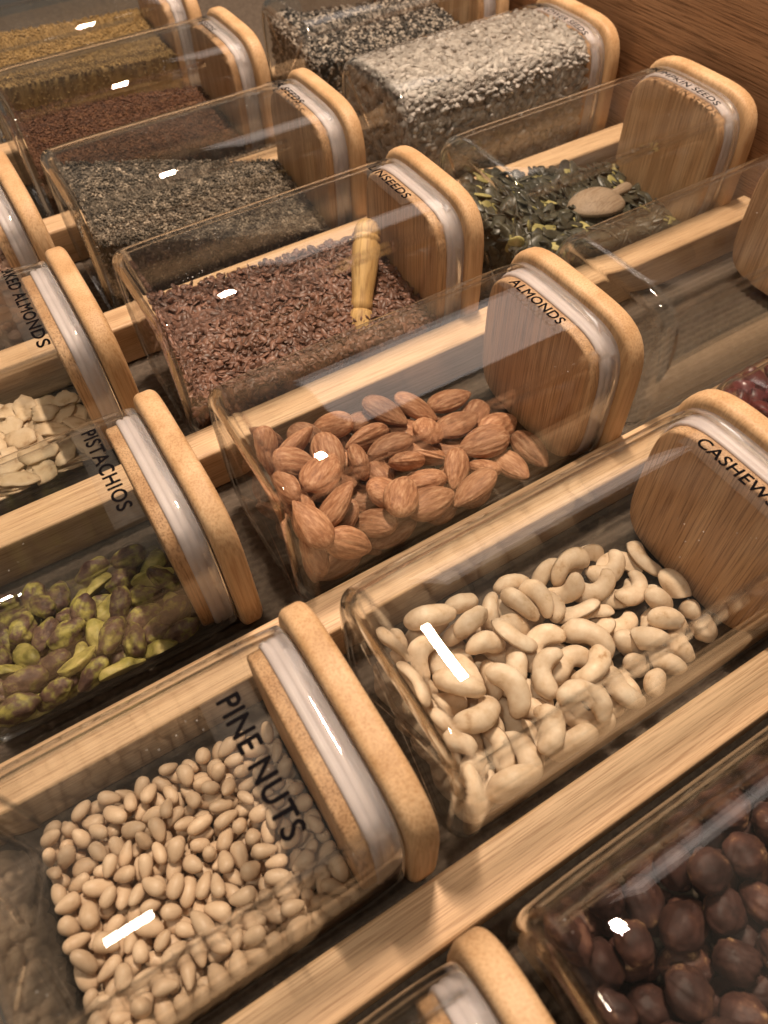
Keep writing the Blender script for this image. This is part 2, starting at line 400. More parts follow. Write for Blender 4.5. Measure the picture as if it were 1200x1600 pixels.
def cashew_shape(rng, nu=26, nv=32, cut=1.0, half=False):
    arc = rng.uniform(2.8, 3.7); R = rng.uniform(.52, .62); w1 = rng.uniform(.42, .50); w2 = rng.uniform(.30, .38)
    o = wob(rng, 6, 3.0); q = wob(rng, 8, 7.5); flat = rng.uniform(.85, 1.0)
    def fn(t, h):
        t = t * cut
        al = (t - .5) * arc
        e = np.clip(1 - np.abs(2 * t - 1) ** 3.2, 0, 1) ** .5
        r = (w1 + (w2 - w1) * t) * e
        s = 1 - .16 * np.exp(-((h - PI) / .35) ** 2) - .07 * np.exp(-((h - PI / 2) / .12) ** 2) + .04 * np.exp(-(h % (2 * PI) / .25) ** 2)
        rad = R + r * s * np.cos(h)
        zz = r * s * np.sin(h) * flat
        if half: zz = np.where(zz > 0, zz * .12 - .03 * e, zz)
        return rad * np.sin(al) * 1.12, rad * np.cos(al) - R * .55, zz
    V, F = uv_grid(nu, nv, fn)
    V = V * (1 + .22 * o(V)[:, None] + .06 * q(V)[:, None])
    return V * .0142, F

def pistachio_shape(rng, nu=36, nv=24, half=False):
    w = rng.uniform(.44, .56); o = wob(rng, 7, 3.6); q = wob(rng, 9, 9.0); ph = rng.uniform(0, 6.28, 5); fr = rng.integers(4, 12, 5); tw = rng.uniform(-3, 3, 5)
    def fn(t, h):
        al = t * PI; x = -np.cos(al); r = np.sin(al) ** .85 * (1 - .18 * x)
        s = 1 - .22 * np.exp(-((h - PI / 2) / .26) ** 2)
        g = sum(np.abs(np.sin(h * f / 2 + p + k * x)) for f, p, k in zip(fr, ph, tw)) / 5 - .6
        s = s * (1 + .20 * g * np.sin(al))
        z = w * r * s * np.sin(h)
        if half: z = np.where(z > 0, z * .08, z)
        return x, w * 1.08 * r * s * np.cos(h), z
    V, F = uv_grid(nu, nv, fn)
    V = V * (1 + .30 * o(V)[:, None] + .20 * q(V)[:, None])
    return V * .0100, F

def hazelnut_shape(rng, nu=40, nv=26):
    o = wob(rng, 6, 2.2); q = wob(rng, 10, 8); ph = rng.uniform(0, 6.28, 5); fr = rng.integers(5, 17, 5); el = rng.uniform(.95, 1.22); sq = rng.uniform(.78, .95)
    def fn(t, h):
        al = t * PI; x = -np.cos(al)
        r = np.sin(al) ** .92 * np.where(x < -.6, 1 - .25 * (-x - .6), 1)
        x2 = np.where(x > .4, x + .25 * (x - .4) ** 1.5, x) * el
        g = sum(np.sin(h * f + p + 1.5 * x) for f, p in zip(fr, ph)) / 5
        r = r * (1 + .10 * g)
        return x2, r * np.cos(h), r * sq * np.sin(h)
    V, F = uv_grid(nu, nv, fn)
    V = V * (1 + .26 * o(V)[:, None] + .11 * q(V)[:, None])
    return V * .0086, F

def flake_shape(rng, nu=18):
    b = rng.uniform(.55, .68); cv = rng.uniform(-.16, .16); th = rng.uniform(.05, .075); o = wob(rng, 4, 2.5); cutx = rng.uniform(.1, 1.1); cuty = rng.uniform(.25, .7); e1, e2, e3 = rng.uniform(0, 6.28, 3)
    V = []; F = []
    for s in (1, -1):
        V.append((0, 0, s * th))
        for rr in (.6, 1.0):
            for j in range(nu):
                h = j / nu * 2 * PI; x = rr * math.cos(h); y = b * rr * math.sin(h) * (1 - .2 * x)
                j2 = 1 + rr * (.09 * math.sin(2 * h + e1) + .07 * math.sin(5 * h + e2) + .05 * math.sin(9 * h + e3)); V.append((min(x * j2, cutx + .06 * math.sin(14 * y)), min(y * j2, cuty + .05 * math.sin(11 * x)), s * th * (.8 if rr == 1 else 1)))
    V = np.array(V); V[:, 2] += cv * (V[:, 0] ** 2 - .4) + .04 * o(V)
    m = 1 + 2 * nu
    for j in range(nu):
        k = (j + 1) % nu
        F.append((0, 1 + j, 1 + k)); F.append((1 + j, 1 + nu + j, 1 + nu + k, 1 + k))
        F.append((m, m + 1 + k, m + 1 + j)); F.append((m + 1 + j, m + 1 + k, m + 1 + nu + k, m + 1 + nu + j))
        F.append((1 + nu + j, m + 1 + nu + j, m + 1 + nu + k, 1 + nu + k))
    return V * .0118, F

def seed_shape(L, W, H, nu=8, nv=6, point=.3, ridge=0.0):
    def fn(t, h):
        al = t * PI; x = -np.cos(al); r = np.sin(al) ** .9 * (1 - point * x)
        return x * L / 2, r * W / 2 * np.cos(h), r * H / 2 * np.sin(h) * (1 + ridge * np.cos(4 * h))
    return uv_grid(nu, nv, fn)

def nut_variants(kind):
    rng = np.random.default_rng({'almond': 1, 'cashew': 2, 'pine_nut': 3, 'pistachio': 4, 'hazelnut': 5, 'flake': 6}[kind])
    if kind == 'almond': return [almond_shape(rng) for _ in range(6)]
    if kind == 'cashew': return [cashew_shape(rng, cut=c, half=h) for c, h in ((1, 0), (1, 0), (1, 1), (.97, 0), (1, 0), (1, 0), (.58, 0), (1, 1))]
    if kind == 'pine_nut': return [pine_shape(rng) for _ in range(12)]
    if kind == 'pistachio': return [pistachio_shape(rng, half=h) for h in (0, 0, 1, 0, 0, 1)]
    if kind == 'hazelnut': return [hazelnut_shape(rng) for _ in range(5)]
    if kind == 'flake': return [flake_shape(rng) for _ in range(6)]
# ---- end of shapes ----


# ------------------------------------------------------------------ the drawer
def box_bevel(name, x0, x1, y0, y1, z0, z1, r, mt, seg=3):
    bm = bmesh.new(); bmesh.ops.create_cube(bm, size=1)
    for v in bm.verts: v.co = ((x0 + x1) / 2 + v.co.x * (x1 - x0), (y0 + y1) / 2 + v.co.y * (y1 - y0), (z0 + z1) / 2 + v.co.z * (z1 - z0))
    bmesh.ops.bevel(bm, geom=list(bm.edges), offset=r, segments=seg, profile=.6, affect='EDGES')
    me = bpy.data.meshes.new(name); bm.to_mesh(me); bm.free()
    for p in me.polygons: p.use_smooth = True
    me.materials.append(mt); return me
XW = .4480
# ribbed liner
ys = np.arange(-.52, .86, .00115); xs = np.arange(-.52, XW + .02, .0030)
X, Y = np.meshgrid(xs, ys, indexing='ij')
ph = Y / .0050 + .12 * np.sin(X / .0052 * PI)
rowi = np.floor(ph)
Z = -.0030 + .0028 * np.abs(np.sin(ph * PI)) ** .8 * (1 - .35 * np.cos(PI * (X / .009 + .5 * (rowi % 2))) ** 2)
V = np.stack([X.ravel(), Y.ravel(), Z.ravel()], -1)
nx, ny = X.shape
idx = np.arange(nx * ny).reshape(nx, ny)
F = np.stack([idx[:-1, :-1], idx[1:, :-1], idx[1:, 1:], idx[:-1, 1:]], -1).reshape(-1, 4)
def mesh_fast(name, V, F, mt, midx=None, smooth=True):
    """F: (n,k) array, all faces the same size, or list of such arrays"""
    Fs = F if isinstance(F, list) else [F]
    me = bpy.data.meshes.new(name); me.vertices.add(len(V)); me.vertices.foreach_set('co', np.ascontiguousarray(V, dtype=np.float32).ravel())
    nl = sum(f.size for f in Fs); npoly = sum(len(f) for f in Fs)
    me.loops.add(nl); me.loops.foreach_set('vertex_index', np.concatenate([f.ravel() for f in Fs]).astype(np.int32))
    me.polygons.add(npoly)
    sz = np.concatenate([np.full(len(f), f.shape[1]) for f in Fs]); st = np.r_[0, np.cumsum(sz)[:-1]]
    me.polygons.foreach_set('loop_start', st.astype(np.int32))
    for x in (mt if isinstance(mt, (list, tuple)) else [mt]): me.materials.append(x)
    if midx is not None: me.polygons.foreach_set('material_index', midx.astype(np.int32))
    me.polygons.foreach_set('use_smooth', np.ones(npoly, bool))
    me.update(calc_edges=True); me.validate(); return me
o = link('drawer_floor', mesh_fast('drawer_floor', V, F, M_MAT)); tag(o, kind='structure')
o = link('drawer_wall', box_bevel('drawer_wall', XW, XW + .018, -.52, .86, -.004, .34, .0015, M_PANEL, 2)); tag(o, kind='structure')
DW, DH = .0217, .0301
div_txt = {-2.5: 'pale bamboo divider nearest the front of the drawer',
 -1.5: 'broad pale bamboo divider between the hazelnut jar and the cashew jar',
 -.5: 'pale bamboo divider between the cashew jar and the almond jar',
 .5: 'pale bamboo divider between the almond jar and the linseed jar',
 1.5: 'pale bamboo divider between the linseed jar and the chia seed jar',
 2.5: 'pale bamboo divider between the chia seed jar and the red brown seed jar',
 3.5: 'pale bamboo divider between the red brown seed jar and the golden seed jar'}
for r, t in div_txt.items():
    if r < -2: continue
    me = box_bevel('divider', -.51, XW - .001, r * P_ROW - DW / 2, r * P_ROW + DW / 2, 0.0, DH, .0022, M_BAR)
    o = link('divider', me); tag(o, t, 'divider', 'bamboo dividers between the rows of jars')

# ------------------------------------------------------------------ the jars
J = {}
def add(key, x, row, dy, *a, **k):
    J[key] = (x, row, dy); return jar(x, row, dy, *a, **k)
add('pine', -.2141, -1, -.0028, 'glass jar of pine nuts lying on its side, labelled PINE NUTS', 'PINE NUTS', tx=-.0335, ty=.0217, cap=.0080, tlen=.0525, st=(-.0390, -.0205, -.042, .0245))
add('pist', -.2223, 0, .0047, 'glass jar of green and purple pistachios, labelled PISTACHIOS', 'PISTACHIOS', tx=-.0268, ty=.0291, cap=.0064, tlen=.0520, st=(-.0312, -.0180, -.030, .034))
add('flak', -.2255, 1, .0094, 'glass jar of pale flaked almonds, labelled FLAKED ALMONDS', 'FLAKED ALMONDS', tx=-.0240, ty=.0430, cap=.0064, tlen=.0810, st=(-.0288, -.0155, -.0415, .0445))
add('oat', -.2275, 2, .004, 'glass jar holding pinkish flakes, at the left edge behind the flaked almonds')
add('front', -.2180, -2, .0015, 'glass jar with ochre edged bamboo lid at the bottom edge beside the hazelnut jar')
add('cash', .0009, -1, -.0036, 'glass jar of cream coloured cashews, labelled CASHEWS', 'CASHEWS', tx=-.0240, ty=.0211, cap=.0062, tlen=.0415)
add('alm', .0, 0, -.0051, 'glass jar of brown almonds, labelled ALMONDS', 'ALMONDS', tx=-.0230, ty=.0212, cap=.0057, tlen=.0405)
add('lin', -.0031, 1, -.0056, 'glass jar of brown linseeds with a turned scoop inside, labelled LINSEEDS', 'LINSEEDS', tx=-.0238, ty=.0263, cap=.0057, tlen=.0420)
add('chia', -.0067, 2, -.003, 'glass jar of speckled grey chia seeds, labelled CHIA SEEDS', 'CHIA SEEDS', tx=-.0185, ty=.0420, cap=.0057, tlen=.0540)
add('poppy', -.0120, 3, .0044, 'glass jar of fine red brown seeds behind the chia seed jar', 'SEEDS', tx=-.0160, ty=.0170, cap=.0057, tlen=.0235)
add('gold', -.0170, 4, -.006, 'glass jar of fine golden seeds at the top left corner')
add('hazel', -.0060, -2, .001, 'glass jar of dark skinned hazelnuts at the bottom right')
add('scoop', .2220, 0, -.003, 'empty glass jar lying right of the almonds jar')
add('pump', .2275, 1, -.0069, 'glass jar of dark green pumpkin seeds, labelled PUMPKIN SEEDS', 'PUMPKIN SEEDS', tx=-.0175, ty=.0310, cap=.0057, tlen=.0640)
add('sun', .2304, 2, 0, 'glass jar filled to the top with grey sunflower kernels', 'SUNFLOWER SEEDS', tx=-.0175, ty=.034, cap=.0056, tlen=.070)
add('ses', .2290, 3, .008, 'glass jar of black and grey seeds at the top edge behind the sunflower kernels')
add('cran', .2150, -1, 0, 'glass jar of dark red dried berries at the right edge behind the cashew lid')

# ------------------------------------------------------------------ nuts: poses of settled heaps, jar by jar
DATA = {
 'almond': (335,-190,131,118,11,0,-161,0,393,91,117,97,23,-20,-172,1,188,191,122,73,-1,23,185,2,597,-167,115,199,7,14,6,3,642,37,117,14,-69,187,6,4,590,258,125,127,12,22,-152,5,
  1076,-174,128,52,-5,22,-192,0,936,-16,117,3,-199,16,-2,1,976,166,120,11,199,7,-8,2,1645,-215,118,3,140,-143,-5,3,1574,11,130,52,-192,-13,13,4,1503,179,118,6,-56,191,16,5,
  161,-213,192,46,-104,148,71,0,202,-50,128,186,-22,-24,66,1,167,300,218,27,93,-174,-22,2,682,-298,183,193,23,-34,32,3,551,15,211,17,173,96,28,4,384,329,147,186,45,-9,59,5,
  832,-207,137,1,178,-84,-32,0,827,42,219,9,-139,143,-11,1,1024,328,154,5,-53,172,87,2,1172,-321,143,180,-52,19,67,3,1250,13,117,1,-193,53,5,4,1258,239,121,199,14,8,-14,5,
  255,-355,207,17,40,117,-157,0,196,17,247,183,-21,-36,70,1,324,224,233,125,20,-8,154,2,445,-270,200,168,17,49,-96,3,371,-21,250,180,-40,-24,74,4,524,183,259,60,63,176,-38,5,
  930,-327,204,193,25,25,40,0,702,31,301,128,1,19,153,1,780,278,134,86,30,5,-178,2,1468,-257,125,147,-3,-19,-134,3,1022,22,233,52,47,84,167,4,1425,322,190,25,198,-8,-3,5,
  138,-307,330,122,-64,-82,120,0,170,-58,358,23,88,178,-1,1,189,203,322,7,180,87,12,2,596,-369,270,19,199,2,10,3,344,116,346,98,-35,39,-166,4,453,370,270,30,-11,-196,-19,5,
  869,-188,290,3,44,182,-69,0,855,-70,360,44,-53,-86,-167,1,683,297,236,29,137,-137,-43,2,1295,-206,161,12,134,124,-80,3,1391,-81,205,24,-15,-29,196,4,1068,190,220,9,-192,49,28,5,
  319,-397,397,103,-155,58,47,0,158,61,443,105,-4,-19,-169,1,149,350,370,63,125,132,-53,2,501,-330,362,45,91,172,-8,3,520,-129,311,29,30,-26,194,4,472,323,384,45,-163,106,1,5,
  667,-226,358,183,15,65,-48,0,777,212,325,24,-8,-142,-138,1,853,377,277,13,-193,-22,44,2,1104,-376,286,21,-15,194,-40,3,1346,122,208,198,-22,9,9,4,1179,322,263,178,-14,57,-71,5,
  173,-169,485,161,-42,-40,103,0,298,114,536,48,-181,16,68,1,253,389,479,28,179,28,-81,2,353,-233,353,5,71,-16,-186,3,399,-53,433,197,-8,5,-35,4,494,140,417,39,-122,152,19,5,
  830,-370,347,15,-199,-7,17,0,842,67,369,15,10,-196,37,1,632,365,374,50,49,184,36,2,1117,-192,256,78,-23,60,-172,3,1115,92,319,13,-176,-75,58,4,963,320,354,12,172,-96,-32,5,
  160,-320,596,119,25,-26,157,0,140,-42,575,65,106,155,24,1,161,227,567,93,34,105,-138,2,347,-224,500,33,186,3,67,3,375,-35,555,189,1,20,63,4,354,261,476,167,-102,-43,-5,5,
  672,-333,479,12,-182,-76,31,0,615,19,435,133,90,90,78,1),
 'cashew': (329,-90,96,125,98,-74,-96,0,343,179,110,68,19,-32,-185,1,581,-164,104,62,8,-21,-189,2,689,315,130,173,62,-5,78,3,879,-7,111,11,19,191,56,4,1154,364,153,11,-23,175,93,5,
  1521,-42,117,94,131,34,-113,6,1548,-31,60,1,186,73,-1,7,177,-264,117,28,170,-100,-10,0,171,271,130,6,-148,130,32,1,592,-22,85,13,192,-53,16,2,415,-16,95,56,97,147,77,3,
  1063,-47,210,155,69,-44,-96,4,654,46,129,56,187,32,-32,5,1426,-125,74,136,116,80,42,6,1495,94,110,8,-195,-40,13,7,177,-108,103,23,94,175,15,0,417,396,216,136,146,-3,16,1,
  581,-297,82,36,196,15,0,2,484,280,117,174,51,3,-85,3,817,-109,128,36,5,-35,194,4,1132,-120,100,183,17,14,79,5,1668,-40,95,85,112,-56,-131,6,1392,328,138,175,96,7,6,7,
  357,-307,148,7,-27,16,197,0,293,218,188,164,-7,29,110,1,457,-217,136,179,15,-22,84,2,636,417,260,111,158,26,-45,3,844,41,230,197,8,-22,22,4,940,387,188,20,-58,-152,-114,5,
  1089,-286,87,125,64,129,60,6,1529,220,109,195,26,5,-36,7,165,89,129,39,-48,-10,190,0,296,41,264,30,-83,-53,-172,1,601,-162,172,103,14,6,-171,2,536,150,103,40,190,47,1,3,
  963,-286,139,149,-47,4,125,4,930,106,105,18,27,162,113,5,1645,-170,70,133,78,120,-42,6,1448,122,61,1,-199,17,1,7,104,-119,201,140,7,-26,-140,0,195,366,297,59,-9,95,-165,1,
  636,-108,192,3,-93,-176,-20,2,550,315,224,4,13,-115,-163,3,802,-262,166,43,-48,187,29,4,956,251,108,37,12,-7,-196,5,1607,-307,88,140,75,98,-70,6,1309,4,60,0,195,-45,-1,7,
  405,-130,191,67,146,95,70,0,533,-79,355,126,70,-30,-135,1,496,-150,164,1,146,136,17,2,610,169,195,22,100,170,24,3,1020,-322,242,54,132,-135,-36,4,748,204,126,17,-156,-119,36,5,
  1249,-125,68,80,136,43,-115,6,1256,332,190,0,-13,178,90,7,274,-140,207,67,137,112,66,0,166,135,265,38,-142,134,-14,1,597,-203,212,22,-83,-171,-57,2,458,150,190,99,47,-75,-149,3,
  902,-107,228,196,38,9,-7,4,1152,240,208,0,-77,-54,177,5,1528,-185,70,40,142,-15,-134,6,1678,190,96,28,142,-133,-40,7,171,-80,296,167,70,-16,-83,0,433,390,374,116,160,-23,-21,1,
  675,-306,191,77,-164,78,32,2,652,13,272,112,138,84,39,3,934,-183,311,30,15,-71,-184,4,876,292,166,16,165,-111,17,5,1444,-288,84,79,136,-4,-123,6,1156,9,120,45,190,-35,25,7,
  207,-339,219,33,-196,-22,3,0,121,138,396,3,-143,-138,21,1,506,-311,209,48,117,-78,-134,2,595,286,337,116,160,30,-6,3,797,-325,250,93,10,-42,172,4,1007,211,204,29,125,153,16,5,
  1457,-155,180,107,151,23,-73,6,1209,219,108,192,34,3,-45,7,151,-368,337,13,153,-90,-91,0,317,249,331,7,72,-185,-28,1,401,-329,228,12,182,80,19,2,395,189,228,57,111,-148,-50,3,
  650,-401,258,57,-36,137,129,4,754,317,223,137,110,29,91,5,1330,-312,94,102,31,150,77,6,1463,254,124,22,-198,-13,-3,7,171,-271,253,39,-32,139,135,0,355,-97,350,58,185,31,-35,1,
  416,-325,282,30,141,138,11,2,534,23,230,93,59,-105,-130,3,754,-102,323,181,-18,-38,74,4,771,175,234,175,73,46,-44,5,1209,-374,132,158,85,87,-15,6,1318,201,141,47,-192,18,-21,7,
  335,-419,338,149,122,-50,16,0,355,45,392,106,140,-90,-33,1,363,-260,272,67,144,108,56,2,435,80,289,82,119,-75,-117,3,578,-307,349,60,165,95,9,4,962,241,274,128,74,-77,-111,5,
  1305,-190,162,88,17,154,90,6,1147,122,143,79,177,-43,22,7,158,-172,333,73,1,155,103,0,160,348,403,136,106,-85,-56,1,728,115,329,36,168,-86,-54,2,576,146,329,21,-41,-163,-106,3,
  789,-308,358,172,46,2,-90,4,876,262,267,104,113,-111,-65,5,1194,-253,80,124,98,81,-93,6,1193,64,130,11,37,180,-78,7),
 'pine_nut': (895,-369,410,61,-134,-48,-127,8,770,-283,414,5,3,-183,-80,2,947,-406,342,15,-138,-143,-12,10,987,-351,394,10,197,-30,-19,6,1017,-429,355,116,91,42,-129,1,866,-252,393,98,12,4,-174,1,
  771,-133,414,121,114,-11,-111,3,1076,-437,341,15,-105,51,162,9,1150,-413,343,118,58,120,91,8,1232,-415,364,37,154,122,1,4,760,-55,396,170,-98,29,24,7,931,-289,355,198,20,-11,-12,3,
  1048,-268,353,146,114,74,-9,10,1197,-325,354,91,2,91,153,5,947,-198,381,64,-135,-100,87,4,848,-109,381,32,186,-50,-44,8,1061,-345,335,107,69,-129,-85,2,1121,-309,339,98,-91,110,-100,6,
  1290,-420,319,3,77,134,-127,3,973,-244,320,185,-10,4,-76,7,1025,-205,364,114,155,27,46,11,1318,-366,353,36,-5,170,99,11,1371,-426,313,63,-113,129,81,6,994,-135,347,182,-21,60,-52,3,
  1168,-225,353,95,70,95,131,6,820,17,375,32,-143,-110,81,10,1465,-419,314,0,194,37,-32,10,827,-191,371,13,-38,153,-122,9,766,88,383,26,3,-178,-88,8,1288,-270,295,63,-50,146,-110,0,
  902,36,375,171,-81,-31,59,11,1061,-16,370,89,3,13,178,7,1605,-416,296,80,-63,10,172,1,1231,-211,324,31,62,175,69,10,1332,-223,340,17,-4,-60,190,1,1481,-350,322,51,-191,30,9,7,
  1267,-136,335,134,-51,6,139,2,1083,-127,333,45,178,-23,-75,4,1253,-338,316,104,-153,-73,21,0,741,-166,353,13,-119,-158,-21,6,1411,-262,317,115,10,112,119,4,1022,-69,344,86,-176,23,36,0,
  744,233,361,98,-25,79,153,9,1128,-51,334,41,180,76,13,11,748,11,381,109,120,10,-116,4,993,-7,348,89,-33,-59,-166,5,1106,-210,327,23,-183,77,14,7,974,85,350,63,-28,111,151,6,
  873,-60,334,34,13,-22,-196,9,812,151,336,25,-24,186,63,0,1056,67,353,107,-35,106,-127,1,1480,-224,300,191,16,12,-55,3,1213,-12,315,174,20,-29,-92,4,939,141,368,98,-6,16,-173,7,
  795,267,338,86,-8,162,-78,4,1179,64,352,23,-100,171,-6,8,894,-208,324,94,-88,-4,152,5,1000,160,324,34,178,77,36,2,1398,-141,288,165,74,84,-18,8,1648,-357,258,161,-94,49,-53,2,
  947,-72,302,85,-42,135,-113,1,1403,-313,267,49,83,175,9,3,1587,-222,283,9,-22,195,36,6,841,209,301,10,200,-3,0,8,910,226,334,160,-46,49,-100,11,1140,19,297,15,95,-175,-16,0,
  1281,-8,304,91,90,91,-124,7,1326,-64,309,145,-17,53,126,6,1582,-119,286,29,35,-187,-53,4,764,376,336,96,-169,-22,-43,10,818,-358,376,156,106,18,-65,11,1076,178,322,23,-134,-87,-119,6,
  1115,95,324,95,-100,-97,108,5,935,301,327,81,49,133,116,0,1140,185,308,138,-5,40,-139,1,1456,-21,257,20,146,95,-96,1,1699,-308,225,149,15,-21,131,10,1356,31,248,168,-55,4,94,6,
  1294,117,306,136,143,32,-7,3,1557,-17,300,66,99,-133,-91,8,863,319,312,115,-45,-145,62,8,1008,335,311,92,-16,24,175,3,1476,-106,288,194,-18,23,-37,9,1553,-425,252,27,167,-6,-107,2,
  1694,-105,234,77,-91,-132,92,10,1203,248,317,20,-162,-91,71,9,1683,-220,202,18,56,-185,49,2,866,-285,287,105,106,-59,-119,8,805,-48,332,43,-112,105,-121,2,1496,-164,269,10,-35,-172,95,7,
  1156,354,285,6,184,72,-30,10,1379,-64,263,103,80,-64,-137,10,897,423,315,107,153,71,3,5,1075,361,279,58,144,124,26,11,1304,235,279,113,-45,4,158,8,1328,-126,262,163,57,-31,-96,1,
  1007,418,295,188,-34,44,-40,7,1238,160,283,37,39,-134,139,5,871,95,348,37,58,-1,188,3,1391,92,273,138,139,38,-11,2,1430,43,259,86,-140,21,112,10,1388,236,287,165,-67,88,26,11,
  1496,130,258,132,-106,47,-96,5,1156,-83,287,101,4,-37,-169,3,1699,5,184,141,-71,-77,-96,8,1449,202,275,100,31,-158,-64,6,917,-144,341,52,97,-167,-1,0,739,303,337,27,-117,98,127,6,
  1340,-325,302,131,-124,-56,-66,8,1315,347,265,56,-127,135,-50,4,1636,-44,195,47,144,125,39,0,736,149,349,142,-11,-31,137,0,1221,-99,309,115,135,89,23,2,1437,288,263,80,47,39,-173,4,
  1696,69,207,175,-42,83,25,1,1262,424,242,181,-57,54,31,9,1608,200,239,177,-76,47,25,10,1137,266,271,10,-5,9,199,10,821,-246,349,111,147,78,-13,0,1518,-267,236,119,-7,41,-155,2,
  1570,122,233,63,176,-71,15,9,1637,-177,205,52,-23,155,-112,11,1054,245,295,185,-53,-17,-51,10,1706,-143,151,18,147,75,-111,11,1687,180,167,88,32,117,-132,6,1585,-260,226,46,-96,111,-128,6,
  1409,404,218,55,-142,12,130,8,1515,-39,246,146,-68,-50,107,0,1478,-295,280,45,4,40,191,11,1261,50,286,189,44,34,-33,11,975,301,260,154,-28,55,112,4,1532,250,230,155,115,48,-21,7,
  938,21,318,62,101,-161,0,10,1392,154,260,45,18,-137,138,3,1685,-398,211,47,55,161,94,9,943,427,252,10,-12,-135,-146,0,1514,378,235,35,19,-54,-188,7,1582,68,206,26,12,182,78,5,
  1694,260,187,95,9,-15,-175,2,1606,324,186,108,-161,45,-15,3,1630,45,143,158,-118,-3,34,5,1525,46,248,183,-78,-13,-16,10,1229,310,254,28,-125,-151,28,5,1199,-277,297,53,4,142,130,9,
  1696,367,175,113,-26,44,-157,3,1515,313,224,3,-19,-199,-10,11,1526,194,200,155,-122,17,27,3,1623,139,200,58,41,187,13,10,799,-123,325,144,-16,84,110,1,1544,-341,193,33,139,-108,-88,2,
  830,380,277,141,40,120,-63,1,910,-24,268,82,-52,-6,-175,10,1078,55,266,2,31,-164,-110,1,1109,-120,231,17,66,179,-56,7,1564,401,185,191,-26,-41,34,7,814,-320,318,129,-70,-125,52,4,
  1584,-370,235,184,68,25,-30,9,1297,-169,292,100,-40,-52,160,9,1211,380,213,164,-49,46,-93,1,872,28,305,153,43,85,87,6,815,70,306,121,-101,96,-77,4,903,-326,233,34,137,141,15,4,
  1096,317,235,3,-59,190,-23,11,1234,-40,251,181,-10,12,-84,7,799,325,280,69,-128,55,126,5,1639,-424,244,182,75,-35,3,5,1475,107,209,198,-25,13,-5,2,914,368,275,15,-40,-189,49,8,
  1530,-122,224,57,113,-33,-151,11,1164,-174,279,130,74,107,77,6,1618,-317,203,79,-49,134,-116,1,1001,-337,330,127,-71,-47,129,11,1357,214,220,33,-1,-131,147,8,1002,-288,261,20,100,-126,-118,7,
  1576,-57,228,92,17,160,-75,4,975,209,290,22,148,-80,-107,3,1102,-411,294,172,14,33,-95,5,1358,-339,218,34,9,-109,164,7,1211,214,268,39,-2,17,-195,9,1357,284,245,52,-90,-93,-143,4,
  1340,397,212,139,-101,40,-95,0,872,-120,311,60,-164,-76,62,9,1661,-276,155,28,53,43,-186,6,750,-324,360,34,70,-155,-100,5,738,-255,370,99,30,60,-160,9,1386,-163,216,55,191,7,18,4,
  1255,221,203,57,36,155,-107,5,1091,-269,279,39,-31,50,-187,10,1561,-185,222,81,-28,173,-52,3,1129,406,247,76,37,-16,-181,6,1416,-220,256,25,138,135,47,0,1230,-166,264,91,-50,-105,135,10,
  1392,-416,238,11,-79,24,182,3,741,216,302,94,-37,-63,161,1,1183,-336,286,192,27,48,-16,1,1656,109,146,57,-11,190,-25,1,1218,-251,250,7,25,190,57,9,1498,-413,216,63,-24,-156,-106,6,
  1356,-228,272,76,-126,-89,102,5,1388,-16,204,21,-17,4,198,9,1057,420,230,39,80,7,179,2,1429,184,174,25,127,139,-64,6,1380,382,151,8,-49,-165,-102,0,1079,-171,273,68,28,13,186,3,
  1476,394,178,84,-132,-119,-34,8,1352,97,206,48,-56,185,18,7,1611,-117,218,21,193,-7,49,7,908,146,318,181,58,14,-60,2,1571,-288,155,41,54,-91,-165,7,1622,371,143,96,-11,-109,137,11,
  1306,162,231,53,-27,-20,190,0,1496,51,168,32,196,11,-22,10,1119,168,244,2,-18,-175,94,6,1327,-408,265,118,20,25,-159,7,1448,-130,183,6,0,164,114,0,1149,-234,203,10,147,-94,-98,10,
  1033,180,255,129,-18,-105,-109,2,810,276,235,56,-59,110,145,9,1207,-414,303,30,-154,123,13,0,1170,204,149,103,-48,9,164,9,753,38,317,159,-104,59,-12,11,1632,279,130,82,173,-54,22,7,
  757,424,273,42,44,108,-157,10,863,423,244,106,-114,-110,-60,1,1006,250,223,168,75,43,66,7,1196,36,249,76,169,73,15,0,1399,-330,117,193,-40,30,-7,7,1001,-111,283,58,135,87,103,5,
  1023,90,304,11,-152,-130,-6,9,1069,-315,231,9,-7,61,190,2,949,90,260,19,-25,188,60,6,942,-158,277,112,73,117,92,4,1030,-123,219,0,185,-60,46,4,1171,327,224,116,-36,-66,144,2,
  1268,394,192,78,-9,84,164,9,1687,319,114,2,29,16,-197,11,1437,-381,195,20,-111,156,53,10,1050,-352,274,199,-2,3,-22,9,1065,-91,270,185,54,-40,-36,0,1292,287,217,76,73,65,157,5,
  1480,-369,263,22,38,-192,35,7,900,121,211,14,-198,-21,-11,3,1065,-16,303,137,66,-48,-121,8,1454,-91,231,174,-74,14,-64,5,1273,97,240,192,-52,-3,-17,3,1482,301,162,29,103,-141,-92,11,
  882,-61,217,46,31,-52,185,6,934,278,207,137,-55,62,-120,3,1705,250,115,27,-135,-53,135,7,1224,161,210,73,178,17,-54,4,1697,-24,100,145,110,8,81,4,1102,-295,163,192,-33,32,30,2,
  1286,105,170,78,-86,137,-87,3,733,-164,288,93,-88,-129,83,2,1174,105,283,14,23,197,24,8,1602,245,179,67,30,110,-151,6,760,-219,228,174,-64,-9,75,10,1018,365,237,34,-62,-181,-48,3,
  1252,-39,182,86,65,169,8,11,1556,337,127,115,-157,43,10,4,860,203,221,133,124,-26,-78,8,934,-408,273,33,-167,98,37,6,1059,118,258,8,-7,195,-42,5,1500,225,149,184,76,11,6,7,
